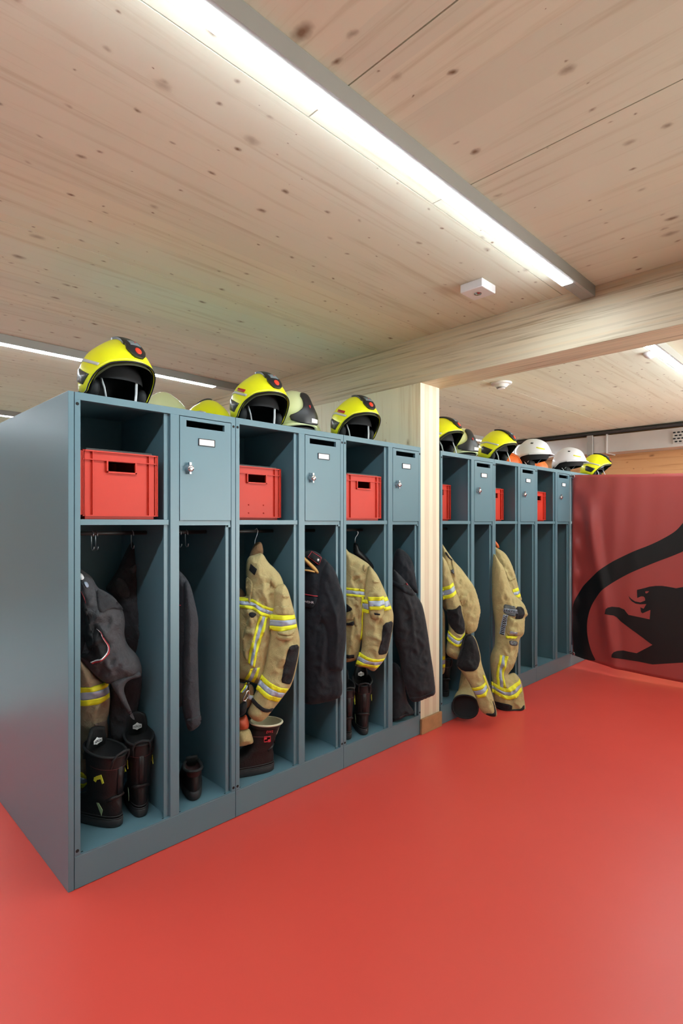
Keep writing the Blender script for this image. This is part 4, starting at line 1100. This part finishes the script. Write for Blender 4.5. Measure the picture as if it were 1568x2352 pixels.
s = Piece(sh, zC([(365, 900), (395, 690), (440, 560), (500, 640), (560, 712), (650, 900), (740, 1110), (785, 1220), (806, 1310), (808, 1400), (790, 1560), (760, 1700), (728, 1850), (706, 1923), (672, 1993), (600, 2083), (525, 2168), (470, 2165), (400, 2113), (300, 2103), (222, 2083), (248, 2053), (288, 1933), (328, 1843), (338, 1640), (342, 1300), (352, 1050)]), .04, .045, folds=[(75, .06, .005, .3), (-15, .07, .006, .6)], amp=.007, seed=42)
s.build('sleeve', 'beige', t)
s.patch('elbow_pad', 'blackf', t, zC([(640, 1435), (808, 1408), (790, 1560), (760, 1700), (722, 1900), (640, 1915), (552, 1895), (590, 1750), (622, 1600)]), .004, T=.004)
s.stripe(t, zC([(352, 1096), (420, 1094)]), zC([(340, 1290), (438, 1298)]), (.3, .72)); s.stripe(t, zC([(640, 1062), (722, 1052)]), zC([(655, 1255), (784, 1236)]), (.3, .72))
s.patch('sleeve_pocket', 'beige', t, zC([(400, 990), (605, 960), (640, 1030), (655, 1230), (640, 1345), (470, 1390), (442, 1300)]), .010, T=.012)
s.stripe(t, zC([(415, 1046), (530, 1040), (642, 1030)]), zC([(436, 1238), (545, 1228), (656, 1216)]), (.3, .72), .026)
s.patch('pocket_opening', 'blackf', t, zC([(490, 1272), (580, 1285), (580, 1308), (500, 1305)]), .024, sm=0)
s.patch('pocket_flap', 'beige', t, zC([(485, 790), (600, 825), (590, 840), (488, 832)]), .006, T=.004)
s.stripe(t, zD([(298, 255), (400, 312), (520, 345), (684, 345)]), zD([(252, 435), (380, 470), (480, 480), (580, 490)]), (.32, .68))
s.patch('shoulder_seam', 'beige', t, zC([(345, 580), (375, 560), (400, 600), (390, 690), (350, 650)]), .004, T=.005)
t = thing('clothes_hanger', 'broad black plastic hanger behind the beige jacket left of the pillar', 'hanger', (1.7, .2, 1.2))
sh3 = Sheet(1.66, .19, -24)
h = Piece(sh3, zC([(200, 235), (270, 250), (300, 345), (340, 372), (500, 560), (600, 660), (640, 720), (640, 800), (590, 790), (480, 640), (300, 480), (200, 420)]), 0, .02, amp=0, sm=2); h.build('shoulder_arm', 'blackp', t)
MB().tube([sh3.p(*sh3.uv(x, y), 0) for x, y in zC([(255, 70), (270, 68), (276, 95), (262, 125), (240, 150), (228, 185), (230, 250)])], .0025, 6).build('hook', 'wire', t, True)
# black coat that leans out over the pillar
sh = Sheet(1.97, .02, -36, .06)
t = thing('hooded_coat', 'black hooded coat leaning out of the locker in front of the pillar', 'coat', (1.97, .02, .5))
hd = Piece(sh, zC([(790, 620), (815, 400), (870, 315), (960, 350), (1040, 430), (1100, 530), (1130, 700), (1150, 850), (1185, 1010), (1100, 980), (960, 900), (790, 800)]), -.07, .04, folds=[(30, .08, .01, .2)], amp=.006, seed=50); hd.build('hood', 'navy', t)
b = Piece(sh, zC([(790, 610), (860, 680), (960, 780), (1060, 900), (1140, 1010), (1220, 1130), (1248, 1200), (1290, 1400), (1335, 1680), (1360, 1880), (1400, 2130), (1440, 2463), (1420, 2523), (1280, 2580), (1150, 2633), (1070, 2623), (1000, 2483), (930, 2183), (880, 1883), (800, 1640), (790, 1300)]), 0, .05, folds=[(15, .08, .012, .6), (60, .12, .008, .2)], amp=.006, seed=51)
b.build('body', 'navyd', t)
b.patch('hem', 'navyd', t, zC([(1075, 2560), (1250, 2530), (1430, 2440), (1440, 2470), (1420, 2523), (1280, 2580), (1150, 2633), (1070, 2620)]), .004, T=.003)
b.patch('collar', 'navy', t, zC([(790, 790), (880, 850), (960, 860), (1130, 1005), (1100, 1038), (950, 975), (830, 890), (790, 850)]), .006, T=.012)
b.patch('collar_opening', 'blackf', t, zC([(880, 880), (960, 862), (1010, 870), (1125, 990), (1080, 1010), (960, 950)]), .016)
b.patch('red_trim', 'redm', t, zC([(995, 845), (1012, 850), (1018, 878), (1000, 865)]), .018, sm=0)
t = thing('black_trousers', 'black trousers hanging below the hooded coat left of the pillar', 'trousers', (1.9, .08, .2))
sh4 = Sheet(1.93, .05, -36, .03)
p = Piece(sh4, zD([(780, 380), (880, 430), (940, 560), (1000, 900), (1015, 1000), (1140, 1168), (1000, 1205), (900, 1255), (800, 1300), (736, 1320), (738, 1000), (770, 800)]), -.03, .04, folds=[(-15, .06, .012, .3), (40, .07, .01, .9)], amp=.008, seed=52); p.build('fabric', 'navyd', t)
p.patch('hem', 'navyd', t, zD([(780, 1215), (1000, 1160), (1120, 1140), (1140, 1168), (1000, 1205), (800, 1298)]), .003, T=.003)
# --- fourth locker
sh = Sheet(2.50, .07, -38)
t = thing('turnout_jacket', 'beige turnout jacket with sleeve and puffed body right of the pillar', 'jacket', (2.5, .07, .5), group='beige turnout jackets')
b = Piece(sh, zE([(50, 220), (88, 238), (140, 320), (185, 390), (250, 480), (320, 570), (400, 650), (500, 790), (590, 910), (640, 1030), (690, 1220), (702, 1320), (682, 1420), (640, 1620), (560, 1672), (460, 1685), (300, 1500), (150, 1300), (50, 1200)]), -.01, .07, folds=[(-40, .09, .008, .6)], amp=.007, seed=60)
b.build('body', 'beige', t)
b.patch('suspender_strap', 'blackf', t, zE([(155, 390), (190, 410), (225, 480), (310, 540), (318, 556), (215, 500), (160, 430)]), .008, T=.005)
b.patch('front_placket', 'beige', t, zE([(250, 500), (320, 560), (310, 680), (285, 780), (265, 770), (262, 650)]), .008, T=.005)
b.patch('pocket', 'beige', t, zE([(350, 1065), (475, 1075), (440, 1240), (400, 1230)]), .004, T=.004)
b.patch('name_badge', 'gplate', t, zE([(222, 675), (262, 655), (262, 735), (232, 720)]), .008, sm=0)
s = Piece(sh, zE([(45, 430), (90, 440), (160, 520), (230, 680), (290, 880), (335, 1040), (400, 1200), (430, 1380), (468, 1560), (462, 1680), (440, 1840), (412, 1920), (385, 2070), (300, 2078), (200, 2030), (158, 1970), (185, 1770), (210, 1600), (180, 1300), (130, 1150), (102, 950), (45, 900)]), .05, .045, folds=[(70, .06, .006, .2)], amp=.007, seed=61)
s.build('sleeve', 'beige', t)
s.patch('elbow_pad', 'blackf', t, zE([(182, 1302), (290, 1292), (398, 1210), (415, 1350), (466, 1510), (462, 1640), (410, 1685), (310, 1660), (235, 1560), (205, 1420)]), .004, T=.005)
s.stripe(t, zE([(104, 955), (190, 922), (276, 870)]), zE([(126, 1150), (230, 1110), (334, 1040)]), (.3, .7))
s.stripe(t, zF([(214, 130), (280, 210), (360, 255), (464, 165)]), zF([(184, 255), (235, 330), (320, 380), (442, 350)]), (.3, .7))
s2 = Piece(sh, zE([(30, 1200), (110, 1260), (150, 1350), (150, 1600), (155, 2030), (150, 2270), (90, 2330), (30, 2350)]), .0, .035, amp=.006, seed=62); s2.build('sleeve', 'beige', t)
s2.stripe(t, zF([(30, 528), (90, 530), (150, 528)]), zF([(30, 712), (90, 710), (156, 700)]), (.3, .7))
sh = Sheet(2.69, -.06, -40, .22)
t = thing('turnout_trousers', 'beige turnout trousers with black knee slumped onto the red floor beside the pillar', 'trousers', (2.72, -.1, .01))
p = Piece(sh, zF([(450, 195), (590, 188), (650, 300), (705, 510), (712, 620), (770, 800), (830, 960), (895, 1150), (962, 1400), (945, 1475), (870, 1480), (750, 1425), (690, 1360), (640, 1200), (560, 1010), (490, 890), (420, 780), (332, 690), (340, 590), (400, 450)]), 0, .055, folds=[(60, .10, .008, .3)], amp=.007, seed=63)
p.build('leg', 'beige', t)
p.patch('knee_pad', 'blackf', t, zF([(450, 200), (590, 195), (648, 300), (698, 500), (703, 600), (650, 700), (560, 760), (440, 772), (345, 690), (350, 600), (400, 460)]), .004, T=.006)
p.stripe(t, zF([(590, 1050), (700, 985), (780, 930)]), zF([(680, 1195), (760, 1150), (828, 1065)]), (.3, .7))
p.stripe(t, zF([(740, 815), (765, 900), (780, 930)]), zF([(775, 840), (815, 960), (835, 1050)]), None, .004, mats=('sty',))
p.patch('hem_trim', 'pad', t, zF([(890, 1190), (960, 1370), (945, 1475), (870, 1480), (800, 1455), (810, 1425), (905, 1420), (925, 1370)]), .004, T=.004)
# second leg, a real tube whose open cuff faces out
cc = onZ(1000+465/6.817, 1430+1290/6.817, .105); 
dv = (CV-cc); dv.z = 0; dv.normalize(); ax = Vector((-dv.x*.3+.0, .95, .62)).normalized()
cc = Vector((cc.x, cc.y, .098))
def ringp(c, a, r, n=28, e=1.):
    s_ = a.cross(Vector((0, 0, 1))).normalized(); w_ = s_.cross(a)
    return [c+s_*(r*math.cos(2*PI*i/n))+w_*(r*e*math.sin(2*PI*i/n)+.004*math.sin(6*PI*i/n)) for i in range(n)]
fa = Vector((dv.x*.95, dv.y*.95, .12)).normalized()
rows = [ringp(cc+fa*.02, -fa, .083, e=.93), ringp(cc, -fa, .088, e=.95), ringp(cc-fa*.04+Vector((0, 0, .03)), -fa, .082), ringp(cc-fa*.07+Vector((.01, 0, .10)), ax, .068), ringp(cc-fa*.08+Vector((.02, 0, .17)), (ax+Vector((0, 0, .5))).normalized(), .055), ringp(cc-fa*.07+Vector((.035, 0, .24)), Vector((0, .3, 1)).normalized(), .045)]
m = MB(); m.grid(rows, True); lg = m.build('leg', 'beige', t, True)
md = lg.modifiers.new('s', 'SUBSURF'); md.levels = 1; md.render_levels = 1
MB().tube(ringp(cc+fa*.024, -fa, .0855, e=.94), .006, 8, closed=True).build('hem_trim', 'pad', t, True)
m = MB(); vv = m.grid([ringp(cc+fa*.024, -fa, .0835, e=.93), ringp(cc+fa*.012, -fa, .074, e=.93), ringp(cc+fa*.004, -fa, .045), ringp(cc+fa*.002, -fa, .02)], True); m.cap(vv[-1]); m.build('lining', 'liner', t, True)
# --- fifth locker
sh = Sheet(3.22, .12, -40)
t = thing('turnout_jacket', 'beige turnout jacket behind the trousers that touch the floor, farthest jacket', 'jacket', (3.2, .12, .6), group='beige turnout jackets')
s = Piece(sh, zE([(880, 300), (928, 312), (980, 340), (1090, 410), (1160, 520), (1210, 640), (1260, 800), (1300, 960), (1335, 1080), (1352, 1150), (1300, 1200), (1100, 1250), (880, 1250)]), -.02, .05, folds=[(20, .07, .008, .3)], amp=.007, seed=70); s.build('sleeve', 'beige', t)
s.stripe(t, zE([(1180, 980), (1240, 965), (1300, 952)]), zE([(1230, 1115), (1290, 1105), (1340, 1085)]), (.35, .68))
s.patch('pocket_flap', 'beige', t, zE([(1150, 830), (1250, 795), (1255, 808), (1155, 850)]), .005, T=.004)
MB().tube([sh.p(*sh.uv(x, y, -.05), -.05) for x, y in zE([(890, 225), (930, 245), (965, 290), (975, 330)])], .012, 10).build('hanger_loop', 'orange', t, True)
sh = Sheet(2.99, .04, -40, .15)
t = thing('turnout_trousers', 'beige turnout trousers with chequered tape standing on the red floor, farthest right', 'trousers', (2.95, -.15, .0))
zEF = lambda pts: zE(pts)
p = Piece(sh, zE([(880, 400), (930, 425), (980, 520), (1060, 620), (1120, 800), (1180, 980), (1240, 1080), (1340, 1150), (1400, 1240), (1440, 1360), (1420, 1400), (1390, 1420), (1385, 1600), (1372, 1690), (1300, 1755), (1290, 1900), (1265, 2050), (1235, 2120), (1200, 2210), (1110, 2320), (1230, 2275), (1300, 2350), (1335, 2400), (1360, 2510), (1380, 2680), (1402, 2820), (1402, 2868), (1290, 2915), (1100, 2915), (975, 2868), (930, 2800), (900, 2600), (885, 2400), (860, 2200), (850, 2050), (890, 1920), (930, 1840), (930, 1500), (880, 1200)]), 0, .075, folds=[(75, .12, .008, .3), (20, .09, .006, .5)], amp=.009, seed=71)
p.build('leg', 'beige', t)
p.patch('thigh_patch', 'gplate', t, zE([(1060, 1205), (1150, 1222), (1235, 1240), (1225, 1390), (1110, 1380), (1046, 1335)]), .004, T=.004)
p.patch('thigh_pad', 'blackf', t, zE([(1235, 1240), (1370, 1256), (1392, 1370), (1352, 1440), (1212, 1430), (1225, 1390)]), .006, T=.004)
def cheq(p, t, top, bot, n, off):
    a = p.uvp(top); b_ = p.uvp(bot)
    m = MB(); p._lay(m, a+b_[::-1], off, .009, 0)
    def at(l, q):
        q *= len(l)-1; i = min(int(q), len(l)-2); f = q-i; return (l[i][0]+(l[i+1][0]-l[i][0])*f, l[i][1]+(l[i+1][1]-l[i][1])*f)
    for i in range(n):
        q0, q1 = (i+.2)/n, (i+.8)/n; qm = (i+.55)/n; q2 = (i+1.1)/n
        c = []
        for q, v in ((q0, .12), (q1, .12), (min(1, q2), .5), (q1, .88), (q0, .88), (qm, .5)):
            x, y = at(a, q), at(b_, q); c.append((x[0]+(y[0]-x[0])*v, x[1]+(y[1]-x[1])*v))
        p._lay(m, c, off+.0012, .02, 1)
    return m
cheq(p, t, zE([(1052, 1272), (1150, 1280), (1250, 1288)]), zE([(1050, 1318), (1150, 1330), (1255, 1342)]), 9, .010).build('chequered_tape', ['sts', 'blackf'], t, True)
cheq(p, t, zE([(1050, 1370), (1030, 1530), (1012, 1680)]), zE([(1110, 1372), (1090, 1540), (1066, 1695)]), 11, .006).build('chequered_tape', ['sts', 'blackf'], t, True)
p.patch('thigh_pocket', 'beige', t, zE([(1112, 1390), (1215, 1440), (1385, 1435), (1378, 1640), (1300, 1715), (1090, 1692), (1098, 1540)]), .006, T=.014)
p.patch('name_label', 'sts', t, zE([(1135, 1615), (1245, 1635), (1238, 1678), (1128, 1655)]), .024, sm=0)
p.patch('pocket_tape', 'sty', t, zF([(1085, 200), (1180, 200), (1268, 212), (1240, 240), (1085, 232)]), .016, sm=0)
p.patch('knee_strap', 'gplate', t, zF([(1130, 262), (1285, 290), (1288, 365), (1140, 345)]), .006, T=.003)
m = cheq(p, t, zF([(1005, 505), (975, 690), (960, 820), (980, 1010)]), zF([(1122, 520), (1078, 690), (1055, 820), (1090, 1020)]), 1, .004); m.bm.free()
p.stripe(t, zF([(1005, 505), (975, 690), (960, 820), (980, 1010)]), zF([(1122, 520), (1078, 690), (1055, 820), (1090, 1020)]), (.3, .7), .004)
p.stripe(t, zF([(888, 935), (1000, 1000), (1095, 1030), (1200, 970), (1335, 895)]), zF([(898, 1100), (1020, 1170), (1130, 1205), (1240, 1160), (1358, 1080)]), (.34, .64), .005)
p.patch('hem_strap', 'blackf', t, zF([(945, 1255), (1185, 1268), (1192, 1388), (960, 1340)]), .005, T=.004)
p.patch('hem_trim', 'pad', t, zF([(945, 1300), (1100, 1362), (1300, 1356), (1402, 1290), (1402, 1365), (1290, 1415), (1100, 1415), (975, 1368)]), .006, T=.004)
# ================================================================== footwear
def boot_rings(specs, n=32):
    rows = []
    for z, hw, yb, yf, e in specs:
        row = []
        for i in range(n):
            a = 2*PI*i/n; c, s_ = math.cos(a), math.sin(a)
            x = hw*math.copysign(abs(s_)**e, s_); yc = (yb+yf)/2; y = yc+(yf-yb)/2*math.copysign(abs(c)**e, c)
            if yf-yb > .2: x *= 1-.12*max(0, min(1, (yc-y)/.1+.2))+.06*math.sin(max(0, (y-yc)/.1))
            row.append(Vector((x, y, z)))
        rows.append(row)
    return rows
def make_boot(label, mat='leather', H=.30, inner='pad', tongue=True, loop=True, mark=None, hw=.062, L=.30, thin=0., back=0.):
    """tall boot, heel at the origin, toe towards +Y"""
    t = thing('firefighter_boot', label, 'boot')
    sr = boot_rings([(0, .049, .002, L-.012, .85), (.006, .053, -.004, L, .85), (.030, .0545, -.006, L+.002, .85), (.034, .052, -.002, L-.004, .85)])
    m = MB(); vv = m.grid(sr, True); m.cap(vv[0]); m.cap(vv[-1])
    m.tube([p*1.0+Vector((0, 0, .0)) for p in boot_rings([(.036, .0515, -.003, L-.002, .85)])[0]], .0028, 6, closed=True)
    m.tube([p for p in boot_rings([(.046, .0515, -.002, L-.008, .87)])[0]], .0022, 6, closed=True)
    m.build('sole', 'sole', t)
    lean = .012
    sp = [(.034, .050, .003, L-.008, .9), (.055, .051, -.002, L-.014, .92), (.075, .050, -.004, L-.04, .95), (.092, .049, -.002, L-.085, 1), (.108, .050, .004, L-.113, 1), (.120, .052, .002, L-.122, 1), (.132, .051, .008, L-.128, 1),
          (.15, .053, .002, L-.130, 1), (.19, .056, -.002, L-.130, 1), (.23, hw, -.006, L-.130, 1), (H-.03, hw+.002, -.009, L-.126, 1), (H, hw+.005, -.012, L-.120, 1)]
    R = boot_rings(sp)
    for i, row in enumerate(R):
        for p_ in row:
            k_ = max(0, min(1, (p_.z-.09)/.05)); p_.y -= thin*k_*max(0, p_.y)/.17+back*max(0, p_.z-.11)/.14
            if p_.z > .2: p_.z += (p_.y-.06)*.16*min(1, (p_.z-.2)/.1)
    m = MB(); m.grid(R, True); u = m.build('upper', mat, t)
    md = u.modifiers.new('s', 'SUBSURF'); md.levels = md.render_levels = 1
    MB().tube(R[-1], .0055, 8, closed=True).build('collar', inner, t)
    cen = sum(R[-1], Vector())/len(R[-1])
    m = MB(); r2 = [cen+(p_-cen)*.93+Vector((0, 0, -.001)) for p_ in R[-1]]; r3 = [cen+(p_-cen)*.68+Vector((0, 0, -.06)) for p_ in R[-1]]; vv = m.grid([r2, r3], True); m.cap(vv[-1]); m.build('lining', inner if inner != 'pad' else 'liner', t)
    if tongue:
        rows = []
        for j in range(9):
            f = j/8; z = H-.035+.115*f; w = .046*(1-.35*f**2.5); y = L-.138-.02*f
            rows.append([Vector((w*q, y-.020*q*q-(.004 if j in (5,) else 0), z-.012*q*q*f)) for q in [-1+2*i/10 for i in range(11)]])
        m = MB(); m.grid(rows); g = m.build('tongue', 'pad', t); md = g.modifiers.new('k', 'SOLIDIFY'); md.thickness = .012; md.offset = 1
        if mark:
            hx = [(-.021, -.007), (-.009, -.011), (-.0, -.016), (.008, -.011), (.021, -.007), (.021, .007), (.009, .010), (0, .015), (-.009, .010), (-.021, .007)]
            zc = H+.026
            Lp = L
            mm = MB(); mm.prism([(x, Lp-.1690-.006*abs(x)/.02, zc+y) for x, y in hx], (0, .001, 0)); mm.build('tongue_label', 'mark', g)
            text_mesh(mark, .0155, 'blackf', lambda x, y, z: Vector((x, Lp-.1728-.006*abs(x)/.02-z, zc+y)), 'lettering', g)
    if loop:
        m = MB(); zt = H-.03
        m.tube([(-.036, .012, zt-.025), (-.040, -.004, zt+.01), (-.030, -.016, zt+.033), (0, -.022, zt+.040), (.030, -.016, zt+.033), (.040, -.004, zt+.01), (.036, .012, zt-.025)], .005, 8)
        m.build('pull_loop', 'pad', t)
    # heel counter tape, stitching and bent fold over the heel
    m = MB(); rows = [[Vector((x, -.0035-.006*((z-.13)/.15)-.0025+abs(x)*.35-.0, z)) for x in (-.014, -.007, 0, .007, .014)] for z in (.135, .17, .2, H-.055)]
    m.grid(rows); g = m.build('back_strap', mat, t); md = g.modifiers.new('k', 'SOLIDIFY'); md.thickness = .004; md.offset = -1
    m = MB()
    rr = boot_rings([(.2, .0575, -.0045, L-.148, 1)])[0]
    m.tube([Vector((p_.x*1.03, p_.y-.001, H-.052+(p_.y-.06)*.10)) for p_ in boot_rings([(.2, hw+.0012, -.0075, L-.147, 1)])[0]], .0008, 5, closed=True)
    m.build('stitching', 'stitch', t)
    m = MB(); m.tube([(-.038, .034, .112), (-.024, .012, .122), (0, .002, .126), (.024, .012, .122), (.038, .034, .112)], .0075, 8); m.build('heel_bump', mat, t)
    return t
def side_patch(t, x, y, z, sg, mat, name, pts):
    m = MB(); m.prism([(x, y+a, z+b) for a, b in pts], (sg*.0018, 0, 0)); return m.build(name, mat, t)
b1 = make_boot('tall black boot with yellow reflective angle, toe turned left in the leftmost locker', mark='HAIX')
b1['group'] = 'tall firefighter boots'
ang = [(-.012, .012), (.014, .0), (.016, -.012), (.008, -.016), (.004, -.008), (-.010, -.002), (-.016, -.016), (-.022, -.012)]
side_patch(b1, -.0565, .06, .21, -1, 'neon', 'reflective_patch', [(a*1.5, b_*1.3) for a, b_ in ang])
side_patch(b1, .0565, .06, .21, 1, 'neon', 'reflective_patch', [(a*1.5, b_*1.3) for a, b_ in ang])
side_patch(b1, -.0505, .075, .085, -1, 'grn', 'ankle_reflector', [(-.012, .02), (.0, .018), (-.028, -.028), (-.034, -.004)])
b1.location = (.206, .082, .1257); b1.rotation_euler = (0, 0, math.radians(20))
b2 = dup(b1, (.298, .084, .1257), math.radians(-16), 'tall black boot with white tongue logo, right one of the pair in the leftmost locker'); b2.scale = (.88, .9, 1.06)
b3 = dup(b1, (1.502, .042, .1257), math.radians(-28), 'tall black boot at the post, left one of the pair under the beige jacket'); b3.scale = (.82, .9, .98)
b4 = dup(b1, (1.613, .024, .1257), math.radians(-38), 'tall black boot with dusty heel, right one of the pair under the beige jacket'); b4.scale = (.86, .9, 1.0)
e1 = make_boot('black boot with cream lining and red lettering in the second locker', 'leather', .245, 'cream', False, False, hw=.064, L=.30, thin=.03, back=.035)
e1['group'] = 'tall firefighter boots'
e1.location = (.968, .052, .1257); e1.rotation_euler = (0, 0, math.radians(62))
text_mesh('EWS', .017, 'redm', lambda x, y, z: Vector((-.0668-z, .030-x, .214+y)), 'lettering', e1, shear=.25)
m = MB(); sq = lambda y0, y1, z0, z1: m.box(-.0640, -.0545, y0-.022, y1-.022, z0, z1)
for (y0, y1, z0, z1) in ((.045, .078, .165, .1675), (.045, .078, .188, .1905), (.045, .0475, .165, .19), (.0755, .078, .165, .19), (.064, .076, .178, .192), (.047, .058, .163, .175)): sq(y0, y1, z0, z1)
m.build('red_emblem', 'redm', e1)
m = MB(); rows = [[Vector((w, .145+.006*f*8-.0, .20+.09*f)) for w in (-.03, -.015, 0, .015, .03)] for f in (0, .35, .7, 1)]
m.grid(rows); g = m.build('tongue', 'cream', e1); md = g.modifiers.new('k', 'SOLIDIFY'); md.thickness = .01
k1 = make_boot('black boot standing behind the beige sleeve right of the pillar', 'leatherd', .27, 'pad', False, True)
k1['group'] = 'tall firefighter boots'; k1.location = (2.545, .085, .1257); k1.rotation_euler = (0, 0, math.radians(-30))
dup(k1, (2.425, .12, .1257), math.radians(-30), 'black boot half hidden by the pillar edge')
dup(k1, (3.365, .10, .1257), math.radians(-40), 'black boot behind the trousers that stand on the red floor')
def make_shoe(label):
    t = thing('work_shoe', label, 'shoe'); L = .285
    m = MB(); vv = m.grid(boot_rings([(0, .040, .006, L-.01, .85), (.006, .044, .0, L, .85), (.030, .045, -.003, L, .85), (.036, .042, .004, L-.004, .85)]), True); m.cap(vv[0]); m.cap(vv[-1]); m.build('sole', 'sole', t)
    R = boot_rings([(.034, .041, .004, L-.008, .9), (.055, .042, -.002, L-.016, .92), (.072, .040, .0, L-.05, .95), (.088, .038, .006, L-.10, 1), (.102, .036, .006, L-.135, 1), (.114, .035, .0, L-.145, 1)])
    for row in R[3:]:
        for p_ in row: p_.z += (abs(p_.y-.07)-.03)*.18
    m = MB(); m.grid(R, True); u = m.build('upper', 'leatherd', t); md = u.modifiers.new('s', 'SUBSURF'); md.levels = md.render_levels = 1
    MB().tube(R[-1], .006, 8, closed=True).build('collar', 'pad', t)
    cen = sum(R[-1], Vector())/len(R[-1]); m = MB(); vv = m.grid([R[-1], [cen+(p_-cen)*.85+Vector((0, 0, -.05)) for p_ in R[-1]]], True); m.cap(vv[-1]); m.build('lining', 'shoelin', t)
    m = MB(); rows = [[Vector((w*(1-.3*f), .135-.018*f-.3*w*w*10*.3, .095+.045*f)) for w in (-.032, -.016, 0, .016, .032)] for f in (0, .4, .8, 1)]
    m.grid(rows); g = m.build('tongue', 'pad', t); md = g.modifiers.new('k', 'SOLIDIFY'); md.thickness = .008
    m = MB()
    for i in range(4): m.tube([(-.03, .15+i*.018, .094-i*.008), (0, .145+i*.018, .103-i*.008), (.03, .15+i*.018, .094-i*.008)], .0025, 6)
    m.build('lace', 'pad', t)
    return t
MT['shoelin'] = M('dark_red_lining', (50, 26, 26), .8)
s1 = make_shoe('black low shoe, fully visible one of the pair under the knitted sweater'); s1['group'] = 'black low shoes'
s1.scale = (1.12, 1.08, 1.1); s1.location = (.524, .045, .1257); s1.rotation_euler = (0, 0, math.radians(-24))
dup(s1, (.428, .085, .1257), math.radians(-20), 'black low shoe half hidden behind the first post')
# ================================================================== camera and picture settings
cd = bpy.data.cameras.new('camera'); co = bpy.data.objects.new('camera', cd); C.objects.link(co)
cd.sensor_fit = 'AUTO'; cd.sensor_width = 36.; cd.lens = 36.*FPX/2352.; cd.shift_y = (HY-1176)/2352.
cd.clip_start = .05
co.location = CAM; co.rotation_euler = (PI/2, 0, math.atan2(FW[1], FW[0])-PI/2)
sc = bpy.context.scene; sc.camera = co
w = bpy.data.worlds.new('world'); sc.world = w; w.use_nodes = True
nt = w.node_tree; bg = nt.nodes['Background']
# outside the added glazing: lower half made bright to light the ceiling, dim sky above
tc = nt.nodes.new('ShaderNodeTexCoord'); sx = nt.nodes.new('ShaderNodeSeparateXYZ'); nt.links.new(tc.outputs['Generated'], sx.inputs[0])
k = mathn(nt, 'GREATER_THAN', sx.outputs[2], 0.)
nt.links.new(mixc(nt, k, (GND*.98, GND*1., GND*.97, 1), (SKY*.72, SKY*.88, SKY, 1)), bg.inputs[0])
bg.inputs[1].default_value = 1.
vs = sc.view_settings; vs.view_transform = 'Standard'; vs.look = 'None'; vs.gamma = 1.; vs.use_curve_mapping = False
vs.exposure = EXPO
sc.cycles.use_denoising = True; sc.cycles.max_bounces = 10; sc.cycles.diffuse_bounces = 6
sc.cycles.sample_clamp_indirect = 6.
